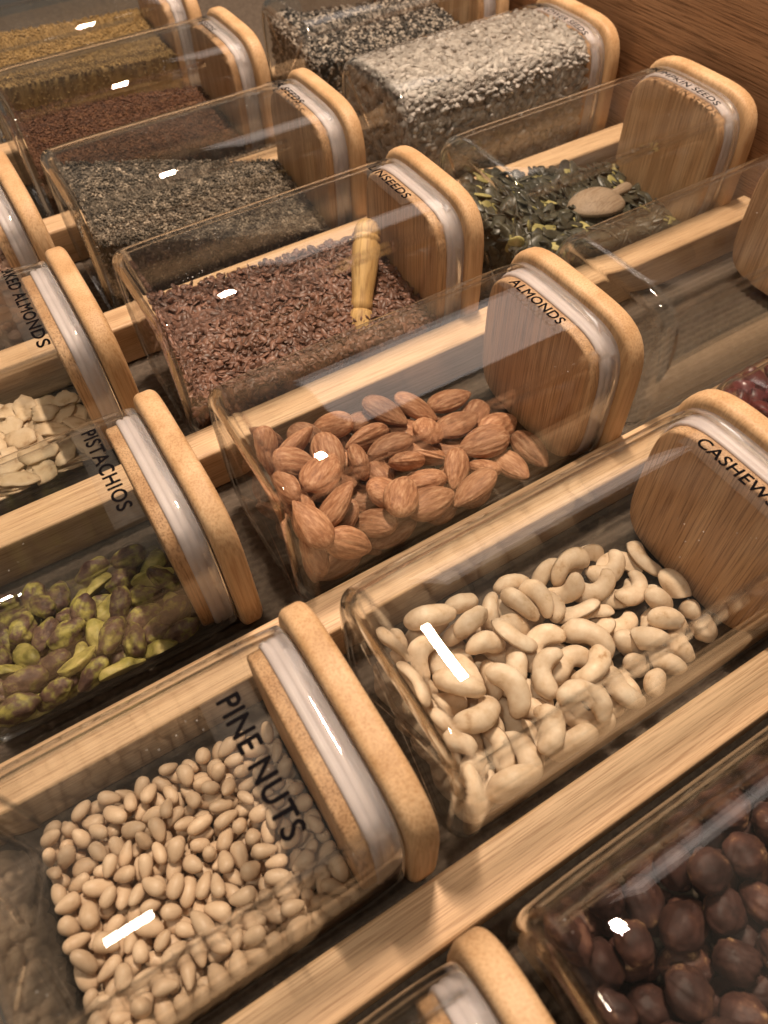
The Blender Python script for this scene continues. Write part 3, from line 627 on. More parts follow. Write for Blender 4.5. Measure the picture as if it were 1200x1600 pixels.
  1656,-115,91,25,192,49,7,3,1189,0,198,40,15,-77,-180,7,1210,88,182,136,-53,-32,-133,8,952,390,193,110,-119,5,117,4,1289,26,209,3,-185,-52,53,10,1223,283,174,37,97,-129,-112,10,
  818,316,191,35,-145,-117,-64,9,1398,54,190,187,-2,2,71,11,871,330,229,9,145,137,17,5,1443,-286,217,16,79,-160,-89,11,737,353,260,57,121,145,-30,2,1096,-229,149,183,61,-10,-51,6,
  750,-254,307,60,-8,61,181,1,1618,-245,96,38,191,40,-19,1,768,196,239,37,-9,191,43,5,1108,-75,176,34,-43,189,35,4,982,-391,227,132,83,-45,-116,10,1085,236,217,33,-85,-164,-70,10,
  1681,177,90,9,35,-14,-196,6,1340,-234,119,135,-90,103,55,8,1000,314,176,173,-21,2,-99,8,1379,-256,198,7,-138,144,-5,8,758,-296,255,16,45,-178,-78,5,900,-197,183,134,-9,-118,90,0,
  1511,141,159,182,-58,-20,-56,3,1187,234,218,10,181,79,30,1,1347,-97,201,5,-17,8,-199,6,740,-55,327,116,-84,-30,136,3,997,54,193,161,76,65,64,6,859,21,241,94,-79,100,-122,7,
  742,259,257,86,24,38,-174,9,1362,156,174,68,-7,-187,21,0,811,119,243,28,-107,-162,40,11,1162,-409,253,152,43,-37,-116,4,1449,249,203,7,54,-176,-77,11,1245,-265,106,190,57,-7,20,4,
  1039,-44,207,133,-128,23,-73,8,942,-306,288,8,-163,114,-16,3,1214,-350,210,26,-7,-187,-66,0,1338,332,185,31,-6,-192,45,1,1028,-213,299,18,66,173,73,11,1502,-170,150,14,-11,199,-12,4,
  877,-149,256,12,168,107,16,1,1306,-278,227,117,-8,68,-147,4,1423,152,90,167,-64,-27,85,11,1557,243,98,22,-146,-135,10,3,1176,-147,199,92,15,90,152,6,1326,45,138,65,-53,-20,180,7,
  885,-410,212,1,-4,-2,200,3,1150,-93,89,136,-59,-39,128,11,754,-228,161,28,-187,64,9,5,891,-438,402,159,62,84,-63,2,1076,-357,134,14,-7,199,11,1,1313,204,152,146,20,24,-133,8,
  1682,-364,157,65,21,4,188,1,1615,-140,153,193,25,-12,45,3,794,393,220,7,158,115,43,2,1131,-8,140,1,-126,139,71,8,1269,-200,106,54,54,-159,95,1,756,181,142,33,-178,78,33,9,
  1685,-71,158,57,-15,191,-6,8,865,-237,224,71,-186,3,-14,8,804,-90,212,48,188,-26,38,5,951,-257,229,98,83,50,145,11,738,-135,192,114,-12,-41,158,2,1501,-279,172,176,33,-6,90,3,
  1601,191,143,12,16,-43,-194,2,1236,-403,243,46,-108,-150,-62,8,1267,-336,254,76,162,-89,-12,5,1309,-47,244,27,78,-106,148,2,1443,-246,142,188,31,13,60,3,1086,375,147,90,-121,-130,11,7,
  1568,-218,149,1,-27,126,153,11,1501,-44,186,33,191,-15,-46,9,1681,44,90,25,-5,196,-31,5,1230,-216,198,80,12,-40,-178,5,1289,351,144,45,-100,144,-86,5,1052,-405,240,86,-85,-56,149,1,
  1544,276,165,66,15,-184,-39,0,1160,-321,114,87,88,-139,-73,5,1688,-257,101,9,-77,149,109,9,1627,220,91,38,-54,183,-46,2,839,-376,160,63,23,62,-178,7,746,114,281,127,28,-11,-151,8,
  1085,292,167,177,9,-21,91,3,790,46,248,16,88,179,4,0,1010,-413,290,119,-129,-92,23,2,1396,-6,144,131,-127,-79,24,6,1145,76,215,81,119,106,89,3,1186,-72,217,179,-28,27,81,11,
  1191,185,87,197,16,17,-28,9,959,-178,105,60,-73,-77,-158,11,1184,-68,149,78,98,-119,-101,3,902,-345,127,19,48,151,-120,11,1083,7,202,40,-152,107,61,0,952,179,178,63,-180,29,52,2,
  764,15,155,50,-90,-131,111,11,1664,-192,128,153,70,104,34,10,1622,-2,100,141,-121,-52,-51,0,811,62,188,4,-189,63,-18,8,740,-12,214,138,-40,-74,118,3,796,230,161,139,22,127,-63,1,
  737,257,175,21,-121,64,-144,5,902,250,264,63,-31,-13,187,4,994,137,217,143,-55,48,-119,11,863,127,278,74,44,40,176,7,930,245,145,24,-98,-167,43,7,957,-46,186,127,-59,95,-107,1,
  784,-146,248,16,-24,183,75,6,1428,321,199,98,69,-19,-159,4,761,-92,87,66,5,30,-187,2,1429,91,140,58,-139,131,-7,6,1009,-159,153,7,50,182,65,8,1577,52,87,41,-12,119,-155,9,
  746,-355,414,56,-67,179,-18,0,994,121,154,191,-28,-1,53,3,1038,323,116,74,57,90,152,0,1361,-383,159,16,7,-194,-45,11,1439,-72,151,170,102,23,-18,8,880,-355,321,28,45,-139,-133,7,
  1470,-193,210,19,-187,-68,-16,8,1599,-187,90,188,64,22,8,2,1434,-25,87,64,158,-97,-39,5,1300,-178,156,55,26,-95,-165,9,1494,-191,90,195,-28,14,31,7,1001,-321,184,14,-59,-188,32,6,
  1048,-38,111,32,95,54,-165,9,1267,-378,154,36,61,-179,55,3,943,-138,195,42,-164,-76,-75,0,835,-320,226,155,-1,48,-117,0,996,11,263,23,-150,-120,52,10,1024,393,165,126,103,51,-105,7,
  762,-207,94,111,157,54,9,1,738,321,113,106,29,-14,166,2,1221,-152,136,3,44,101,-167,2,1683,-318,113,2,-26,6,198,5,853,-130,192,20,5,193,-50,9,1057,-256,216,18,-15,45,-193,6,
  954,-84,244,8,50,-193,7,9,762,63,95,38,-25,156,-116,4,1416,230,97,21,-7,199,-10,4,1539,-126,94,13,-11,198,-20,8,1288,185,91,175,-65,-23,69,5,820,-23,199,172,58,18,-81,7,
  1583,142,103,11,-27,-100,-171,10,1373,264,155,16,-51,-123,149,4,745,-90,260,25,-83,13,180,7,1076,-291,102,79,160,-84,-37,2,1142,63,87,107,-23,-10,167,1,1523,-12,84,12,13,25,-198,9,
  1312,101,89,22,-174,96,-3,11,743,116,211,21,129,-151,-15,4,1579,-24,148,108,-54,-9,159,4,1104,-390,210,134,35,-47,-136,5,1080,74,196,47,-182,39,56,9,915,77,88,0,64,189,-20,11,
  943,148,100,131,-89,59,-107,8,1186,-182,89,37,192,-40,-11,5,998,-318,116,192,-54,11,-7,10,932,-98,139,10,199,-2,-10,0,1090,182,146,136,-144,6,-27,10,1447,-122,96,97,115,131,10,4,
  1024,-252,161,24,123,128,90,7,1329,319,110,4,-25,90,177,9,738,401,183,92,83,-15,156,6,865,252,167,50,-64,132,126,0,1017,-80,150,10,-185,71,-25,5,1085,-169,198,36,127,149,-17,11,
  1120,-26,245,119,-145,-33,62,4,1303,-173,222,135,47,105,92,5,807,-213,286,117,72,6,-145,10,833,-193,167,6,-188,53,44,4,828,326,114,55,180,65,12,9,1325,259,98,145,136,6,-25,1,
  1681,110,90,28,-4,196,26,1,1534,-101,159,5,2,-168,108,5,1295,-130,91,116,-161,9,17,1,817,-314,127,66,-51,182,6,8,819,-236,114,94,15,-100,145,9,868,82,145,101,-15,-54,163,3,
  1593,-61,89,10,-5,159,121,7,1151,273,165,46,-107,143,-78,2,1150,-242,94,35,194,33,2,9,1207,118,96,68,186,30,-4,8,1244,54,94,8,12,115,-163,4,1286,-12,99,162,-93,26,67,10,
  1486,-314,107,46,186,-55,-14,2,747,-69,148,109,121,-107,-46,6,1134,-160,150,77,141,-115,-33,3,1188,-230,142,20,95,-167,-50,9,1242,-115,204,79,-20,177,47,10,1203,30,138,164,71,-36,-81,0,
  887,331,171,25,166,89,62,1,960,-232,166,56,126,-97,-107,3,1083,139,197,104,-171,5,2,1,1173,-392,174,83,170,-65,8,4,843,-62,280,106,108,86,98,2,1546,6,200,19,7,153,-127,1,
  884,10,92,18,36,195,-23,10,995,18,89,13,0,-75,185,5,1091,7,87,48,136,128,53,0,1377,47,92,108,47,-53,-152,3,1532,-271,100,57,-172,81,-28,6,1088,103,113,132,-72,131,13,9,
  1372,-159,86,187,-29,15,64,9,1198,-300,170,41,12,-36,-192,8,1588,-349,135,9,11,120,-159,10,1508,-67,103,122,-131,-80,-39,0,1309,-103,150,131,-146,39,-5,1,785,-30,265,94,-71,-142,78,11,
  1281,-254,172,143,-45,-88,99,2,856,-413,276,124,-48,28,-147,11,1571,84,141,39,-66,179,44,9,1015,80,89,9,-30,-72,184,6,1086,-169,98,70,19,24,185,10,1215,-98,89,28,-115,161,-18,6,
  1486,101,95,4,13,121,-159,10,1495,273,100,131,-77,-90,93,0,829,10,137,143,-62,13,-125,2,1208,377,150,22,34,193,-36,2,1490,-13,137,62,-190,13,-7,1,1178,-298,235,84,182,-4,1,1,
  1610,-399,180,75,-185,3,15,5,878,281,103,195,-1,-13,41,1,992,-113,93,17,-21,-69,186,4,1182,-14,87,17,19,-74,-184,7,1335,-57,89,105,-156,-37,58,2,896,-282,168,76,-20,5,184,3,
  855,-61,95,53,8,192,7,6,961,44,140,167,-89,-8,64,2,1222,-341,120,67,172,75,-11,0,1433,321,119,87,-156,-85,31,8,805,152,178,57,-127,140,32,4,1044,24,149,35,-35,93,-170,10,
  1394,-184,149,25,1,192,-51,4,1488,37,100,173,90,-42,15,2,1477,-368,142,6,-31,-4,197,6,913,167,265,41,14,-17,194,0,741,-280,111,52,-79,-174,-30,0,770,-7,90,3,-8,-198,23,3,
  736,145,92,103,-92,76,-123,5,762,239,97,154,124,30,12,6,902,-285,102,9,39,-186,-60,7,876,-199,96,77,-25,40,179,8,913,-110,86,7,-153,-125,31,9,896,219,91,7,69,-184,-38,0,
  1005,-233,98,25,-57,176,-72,3,1022,150,89,40,36,181,67,7,1107,158,86,25,50,192,13,2,1082,240,100,26,-12,-94,174,3,1222,247,99,38,-193,37,10,10,1313,-304,109,189,44,30,37,11,
  1409,-214,90,26,151,128,9,0,1357,170,100,66,58,32,-177,5,766,-148,126,25,198,-5,8,10,744,99,150,72,-44,47,-175,0,815,196,90,176,21,20,90,1,867,-143,133,0,189,-38,54,5,
  852,130,89,182,-20,1,81,7,876,172,145,175,67,-34,-60,8,960,-47,98,3,39,-32,194,1,982,288,108,89,-172,48,9,4,1087,-88,102,59,174,3,79,7,1125,296,106,47,-187,54,0,11,
  1185,328,119,11,40,169,99,6,1353,102,142,73,49,142,110,0,1502,177,90,101,150,-62,-59,7,755,-355,138,185,39,-14,-65,4,819,372,157,34,41,-48,-187,10,833,-83,153,150,130,-22,5,1,
  934,351,128,4,68,-149,-115,5,986,220,95,17,47,191,-29,11,1142,101,150,86,-113,-127,61,5,1014,222,166,160,-41,-38,-107,6,1241,188,139,158,-27,-16,119,1,1382,-93,97,79,-11,-81,-164,5,
  757,-405,183,7,11,-182,81,0,786,-301,191,75,-118,132,-55,1,894,-18,167,170,36,43,-90,10,922,56,200,121,91,131,12,11,973,-384,154,31,186,30,-61,2,1053,-398,173,112,-163,16,23,9,
  1330,-314,167,188,-2,33,60,0,1313,-25,164,8,82,182,-13,2,794,-398,242,126,15,-21,-153,8,734,-329,202,127,31,88,123,9,1143,388,186,2,143,129,52,6,740,-366,285,101,-58,160,-27,4,
  1013,-195,233,198,-10,-3,-29,8,754,-433,293,185,-73,-24,-5,0,741,320,194,78,77,148,-79,6,1308,-394,209,0,134,138,56,11,759,-402,353,29,-184,-58,44,8,840,-425,341,29,-31,182,-71,3,
  747,-430,445,9,-164,39,-107,4,815,-420,403,180,-35,-28,76,7),
 'pistachio': (885,-248,124,190,-60,-7,-20,0,922,-127,105,10,37,195,-18,1,848,61,113,97,1,-18,174,2,903,177,114,26,24,197,-2,3,1099,-241,113,13,-12,153,-127,4,1049,-59,111,186,72,13,-11,5,
  1129,35,116,18,27,68,-185,0,1049,248,125,115,27,7,-161,1,1340,-260,124,41,-24,-77,178,2,1327,-139,121,143,-137,29,-1,3,1342,42,107,124,-155,19,-9,4,1252,139,63,1,-184,-79,0,5,
  1532,-272,128,42,-25,26,-192,0,1509,-148,113,93,-173,-10,38,1,1628,43,116,163,115,2,-7,2,1485,119,113,123,148,51,17,3,809,-341,147,55,-191,19,8,4,801,-194,128,66,177,-33,57,5,
  769,-29,120,20,-143,-137,-17,0,853,77,169,63,-152,113,-13,1,1166,-267,151,60,-146,-123,7,2,1119,-127,117,183,80,4,10,3,1043,-49,191,71,8,44,-182,4,987,71,119,102,18,-60,-160,5,
  1303,-317,143,42,-8,34,192,0,1424,-308,224,149,-37,-4,128,1,1349,-18,112,11,-50,167,98,2,1358,253,121,3,-31,144,136,3,1635,-358,160,9,23,106,-168,4,1671,-169,111,129,9,21,151,5,
  1548,-32,115,189,-56,33,-12,0,1555,241,110,10,5,200,-8,1,891,-387,219,12,30,-52,190,2,794,-253,230,184,47,3,-62,3,827,-62,197,4,145,-116,-74,4,761,201,68,3,-131,151,9,5,
  1035,-339,157,15,71,130,-134,0,1047,-220,198,14,-196,-4,-39,1,943,-103,192,58,92,167,17,2,974,58,191,150,81,83,63,3,1189,-379,206,44,-23,137,-137,4,1272,-187,187,21,-137,144,-15,5,
  1248,-22,185,4,103,-121,-122,0,1160,201,107,4,-161,-117,16,1,1501,-407,163,84,172,-52,27,2,1642,-248,196,76,6,-119,-142,3,1667,-7,145,101,17,-122,120,4,1646,154,63,2,-63,190,2,5,
  856,-402,290,3,8,196,37,0,921,-283,277,29,8,-197,-13,1,809,-174,238,19,-26,-154,124,2,890,294,133,175,96,-9,-16,3,1011,-404,251,35,-19,191,46,4,1159,-290,259,185,-62,5,41,5,
  1146,-115,230,18,-13,198,-14,0,1092,126,201,77,83,161,38,1,1324,-436,203,114,163,18,-14,2,1335,-260,256,67,50,-88,-159,3,1424,-78,196,4,101,-165,-51,4,1357,131,119,4,-53,160,-107,5),
 'hazelnut': (152,-234,130,0,70,186,25,0,155,-63,138,66,-186,8,34,1,154,113,136,85,-7,23,-179,2,453,-210,134,10,-20,196,31,3,451,-38,139,18,-30,194,-37,4,452,150,134,6,-170,101,-28,0,
  740,-100,130,191,24,7,54,1,619,41,138,77,28,150,104,2,629,215,128,80,3,-21,182,3,945,-185,139,39,158,113,30,4,894,-5,148,98,-95,146,-14,0,913,158,138,20,35,184,-68,1,
  1127,-127,132,18,-35,-189,-53,2,1046,36,124,200,-4,1,-8,3,1144,207,143,38,-128,148,-13,4,1494,-169,125,10,0,-197,-31,0,1336,-80,143,22,53,-140,131,1,1391,175,137,15,32,24,-195,2,
  1642,-92,125,106,-5,-6,170,3,1480,12,139,19,52,189,-34,4,1646,140,135,73,72,-29,-169,0,293,-299,163,61,-87,155,-69,1,245,-136,240,72,67,64,162,2,162,216,237,41,-24,56,186,3,
  427,-134,276,46,16,191,33,4,299,57,151,9,-162,-23,115,0,299,239,137,4,67,188,2,1,584,-102,217,133,84,113,-50,2,666,152,252,80,38,-31,177,3,464,310,170,87,177,10,30,4,
  804,-267,157,51,-94,169,10,0,778,2,246,62,-57,16,181,1,979,306,160,173,47,-17,-87,2,1098,-284,150,178,31,-44,-74,3,1023,-81,276,88,-172,-18,48,4,1117,360,234,195,43,-1,7,0,
  1273,-224,150,121,-140,-53,-55,1,1239,46,144,121,-113,-87,72,2,1278,295,170,8,-123,-126,94,3,1630,-276,149,196,11,-24,-29,4,1540,141,230,117,79,-82,-116,0,1548,282,145,121,17,3,-159,1,
  153,-350,234,90,5,0,-179,2,163,54,274,194,20,1,-46,3,158,369,297,21,111,-163,24,4,474,-351,196,104,-36,-30,-164,0,394,170,266,56,-23,-12,190,1,319,353,237,149,-37,97,85,2,
  626,-250,143,125,34,66,137,3,531,50,272,62,-177,42,-54,4,644,376,219,88,64,85,-144,0,720,-364,236,34,-145,-122,-54,1,732,-156,268,38,-56,-155,-106,2,807,299,157,22,-42,194,7,3,
  949,-353,213,46,-67,-13,-182,4,1206,-83,256,22,165,31,107,0,848,386,275,149,-131,13,24,1,1261,-357,220,28,5,-81,181,2,1419,-164,265,13,-125,-152,-35,3,1274,384,322,57,18,-107,158,4,
  1431,-317,164,137,22,-11,144,0,1665,8,258,120,-70,-104,99,1,1421,364,213,64,-89,109,127,2,170,-231,348,1,-8,106,-169,3,161,97,430,39,-187,54,-24,4,263,223,359,54,161,-84,-64,0,
  401,-300,315,30,67,183,-31,1,334,26,303,94,150,-5,-93,2,548,291,306,112,-22,61,-152,3,571,-259,297,10,139,-143,3,4,571,-143,389,100,125,-114,36,0,719,317,353,126,74,22,-134,1,
  882,-227,290,119,144,50,50,2,909,39,339,97,57,72,149,3,848,206,274,187,30,-18,62,4,1053,-244,290,185,-9,-9,-74,0,1143,65,275,91,146,98,-25,1,1020,173,258,58,-67,114,-139,2,
  1288,-220,329,54,26,48,-185,3,1348,29,264,94,160,73,-15,4,1379,211,271,59,187,-33,20,0,1601,-162,266,10,-65,157,-105,1,1521,-27,295,95,18,96,147,2,1654,368,244,139,89,-113,1,3,
  228,-379,375,60,-183,18,50,4,134,-69,361,136,40,-109,-89,0,193,332,445,82,4,-23,-181,1,316,-255,433,146,86,-73,-77,2,307,-93,391,91,10,-102,145,3,413,377,373,124,-41,-150,23,4,
  655,-372,387,47,-52,34,-184,0,455,3,396,168,-14,39,-100,1,575,153,399,196,-13,-13,34,2,824,-379,351,142,47,-64,116,3,969,-152,419,187,-1,3,-70,4,757,116,372,13,-162,115,20,0,
  1155,-386,341,66,-131,-133,-26,1,1046,49,396,133,106,-77,-72,2,1164,228,305,4,91,-36,174,3,1407,-367,318,79,171,14,64,4,1262,106,366,51,50,100,158,0,1289,251,412,109,144,-84,24,1,
  1583,-374,265,55,-168,61,71,2,1639,-70,406,1,181,-70,-48,3,1537,272,323,117,-12,50,154,4,166,-291,491,73,108,-131,76,0,191,-139,513,178,-54,-43,60,1,145,376,589,57,93,52,159,2,
  477,-380,418,2,44,-51,188,3,427,-164,500,43,85,53,168,4,388,200,424,148,53,106,64,0,741,-379,501,78,-128,-103,82,1,664,-25,398,123,-105,114,30,2,766,245,467,195,21,30,-22,3,
  735,-227,414,70,26,-107,152,4,810,-69,400,116,48,-82,-133,0,947,206,406,2,-196,11,38,1,989,-369,379,99,65,8,-161,2,1146,-126,387,171,26,-27,-97,3,1018,362,361,81,69,139,97,4),
 'flake': (853,-135,69,1,0,-200,2,0,823,-10,71,17,199,-13,-4,1,889,291,84,24,-198,5,2,2,1231,-146,67,170,-3,0,105,3,1201,15,67,196,-5,0,37,4,1226,241,78,8,-137,-145,-11,5,
  1472,-177,70,4,134,-149,4,0,1557,4,73,64,-10,0,-189,1,1402,84,71,196,-4,-5,-39,2,846,-147,85,1,8,200,-4,3,971,8,77,8,-36,-196,11,4,972,169,76,199,12,2,13,5,
  1246,-198,85,102,0,1,-172,0,1245,28,92,103,-3,-3,171,1,1070,298,98,75,5,-31,183,2,1647,-142,68,5,114,165,-2,3,1621,-6,86,10,-40,-196,0,4,1568,178,74,3,-196,-41,4,5,
  905,-133,99,199,-5,2,15,0,961,8,109,24,-184,75,-4,1,1021,70,89,4,-7,-200,3,2,1067,-208,74,5,-114,164,-11,3,1187,-17,101,3,176,93,22,4,1238,300,120,49,-4,23,-192,5,
  1639,-108,95,190,13,-3,61,0,1666,65,97,9,132,-150,-3,1,1636,227,99,194,-18,-7,-44,2,881,-129,119,198,-6,-9,27,3,882,25,121,10,-25,-18,197,4,835,187,88,17,-198,16,-15,5,
  1064,-173,87,64,-14,4,189,0,1140,-37,115,12,54,192,-2,1,1150,186,102,55,-166,97,-3,2,1382,-321,99,41,194,-27,-6,3,1582,89,119,13,197,27,15,4,1641,256,117,12,99,173,-14,5,
  804,-109,128,11,-24,198,-10,0,986,-42,153,17,43,194,20,1,780,149,101,105,-3,-26,168,2,1108,-159,108,192,-5,-13,-56,3,1061,-62,139,38,15,21,-195,4,1026,130,112,12,-60,-190,7,5,
  1562,-312,109,6,11,48,194,0,1363,-42,79,138,-4,-16,144,1,1384,157,87,11,118,161,-5,2,823,-275,83,198,-19,-5,-20,3,815,48,127,29,34,17,-194,4,827,198,135,0,-186,73,12,5,
  1060,-356,116,192,-56,3,-2,0,1004,-207,120,13,-49,192,25,1,1081,175,131,4,-87,-180,2,2,1570,-270,106,45,186,52,-25,3,1401,-150,96,9,-34,-197,-2,4,1318,176,107,164,-21,1,112,5,
  953,-167,159,34,-169,100,14,0,772,-74,144,134,7,-11,-147,1,951,226,144,17,136,146,-3,2,1205,-178,128,6,140,-138,-37,3,1064,-192,166,109,-23,46,-160,4,1131,51,144,55,-1,18,-191,5,
  1504,-339,112,46,194,4,-14,0,1482,-154,115,192,3,13,-53,1,1407,261,138,16,131,-149,-18,2,821,-212,133,60,-189,27,-6,3,785,-188,162,127,28,-50,143,4,867,227,167,1,67,188,3,5,
  1229,-155,145,5,150,-127,-37,0,884,-48,192,29,-6,52,-191,1,1346,-47,131,141,8,13,-141,2,1664,-217,112,13,136,-143,-29,3,1528,-196,125,198,0,18,23,4,1487,272,106,23,26,197,7,5,
  992,-345,140,10,80,-172,62,0,955,-200,169,24,-114,-162,-19,1,780,138,159,1,-155,-121,-35,2,1252,-193,146,21,-196,5,33,3,1232,-187,173,187,22,19,65,4,1321,261,132,81,-14,13,-182,5,
  1660,-242,131,144,-20,36,-133,0,1527,-243,156,173,-5,9,100,1,1438,107,119,78,4,-11,-184,2,827,-269,139,53,-191,26,-4,3,943,-274,179,27,-21,191,47,4,801,30,174,75,-1,-4,185,5,
  1167,-338,118,7,66,180,-58,0,1385,-208,187,196,17,-13,-34,1,1163,51,174,162,-17,17,-114,2,1728,-323,150,34,139,-38,-135,3,1381,-85,158,7,131,149,23,4,1533,-77,135,29,196,-29,-2,5,
  801,-285,159,66,-3,-74,173,0,844,-207,214,68,-182,46,-14,1,820,41,201,198,5,4,31,2,1174,-332,132,74,-9,58,176,3,1233,-354,189,13,194,-41,-23,4,1278,156,156,111,5,-12,166,5,
  1371,-245,155,1,-172,-99,-27,0,1655,-313,146,10,161,-111,-43,1,1508,-26,155,180,-20,-2,-85,2,825,-426,204,166,-112,-3,5,3,818,-319,163,33,-13,185,66,4,798,-328,230,40,-72,179,31,5,
  1182,-318,143,58,190,13,-18,0,1195,-286,147,189,-58,25,21,1,1315,-15,171,73,-29,-23,183,2,1337,-338,152,25,12,198,12,3,1663,-83,147,40,157,-115,-23,4,1479,157,148,7,-18,-199,-1,5,
  783,-299,215,16,-150,-122,-47,0,790,-341,165,2,-24,-69,186,1),
}
def poses(key):
    a = np.array(DATA[key], float).reshape(-1, 8)       # x, y, z in tenths of a millimetre, quaternion, shape number
    q = a[:, 3:7]; return a[:, :3] / 1e4, q / np.linalg.norm(q, axis=1)[:, None], a[:, 7].astype(int)
def place(key, jar_key, name, mts, label, cat, group, limit=300, stuff_name=None, odd=(), odd_label=None, odd_group=None, vary=0.0):
    rs = np.random.default_rng(len(key))
    var = nut_variants(key); pos, quat, vi = poses(key)
    mes = []
    for i, (V, F) in enumerate(var):
        mt = mts[i % len(mts)]
        me = mesh_np(name, V, F, mt)
        mes.append(me)
    x, row, dy = J[jar_key]; off = np.array((x, row * P_ROW + dy, 0.0003))
    proto = bpy.data.objects.new(name, mes[0]); tag(proto, label, cat, group); proto.rotation_mode = 'QUATERNION'
    for i in range(min(limit, len(pos))):
        o = proto.copy(); o.data = mes[vi[i]]; o.location = pos[i] + off; o.rotation_quaternion = quat[i]; COL.objects.link(o)
        if vi[i] in odd: o['label'] = odd_label; o['group'] = odd_group
        if vary: o.scale = [1 - vary * rs.random()] * 3
    bpy.data.objects.remove(proto)
    if len(pos) > limit:
        Vs = []; Fs3 = []; Fs4 = []; base = 0
        for i in range(limit, len(pos)):
            V, F = var[vi[i]]; w, a, b, c = quat[i]
            R = np.array(Matrix.Rotation(0, 3, 'X'))
            from mathutils import Quaternion
            R = np.array(Quaternion((w, a, b, c)).to_matrix())
            Vs.append(np.asarray(V) @ R.T + pos[i] + off)
            Fs4.append(np.array([f for f in F if len(f) == 4]) + base); Fs3.append(np.array([f for f in F if len(f) == 3]) + base); base += len(V)
        me = mesh_fast(stuff_name, np.vstack(Vs), [np.vstack(Fs4), np.vstack(Fs3)], mts[0])
        o = link(stuff_name, me); tag(o, 'lower layers of pine nuts under those on top of the heap', 'pine nuts', None, 'stuff')
place('almond', 'alm', 'almond', [M_ALMOND], 'brown skinned almond heaped in the jar labelled ALMONDS', 'almond', 'almonds in their jar', vary=.1)
place('cashew', 'cash', 'cashew', [M_CASHEW], 'cream coloured cashew heaped in the jar labelled CASHEWS', 'cashew', 'whole cashews in their jar', odd=(2, 6, 7), odd_label='split or broken cashew with a flat face in the jar labelled CASHEWS', odd_group='split cashews in their jar', vary=.14)
place('pine_nut', 'pine', 'pine_nut', [M_PINE], 'pale pine nut heaped in the jar labelled PINE NUTS', 'pine nut', 'pine nuts in their jar', 300, 'pine_nut_heap', vary=.24)
place('pistachio', 'pist', 'pistachio', [M_PIST, M_PIST, M_PISTG, M_PIST, M_PIST, M_PISTG], 'shelled pistachio still in its dark purple skin in the jar labelled PISTACHIOS', 'pistachio', 'dark skinned pistachios in their jar', odd=(2, 5), odd_label='bare yellow green pistachio half in the jar labelled PISTACHIOS', odd_group='bare green pistachios in their jar')
place('hazelnut', 'hazel', 'hazelnut', [M_HAZEL], 'dark skinned hazelnut in the jar at the bottom right', 'hazelnut', 'hazelnuts in their jar', vary=.15)
place('flake', 'flak', 'almond_flake', [M_FLAKE], 'thin pale almond slice in the jar labelled FLAKED ALMONDS', 'almond slice', 'flaked almonds in their jar')

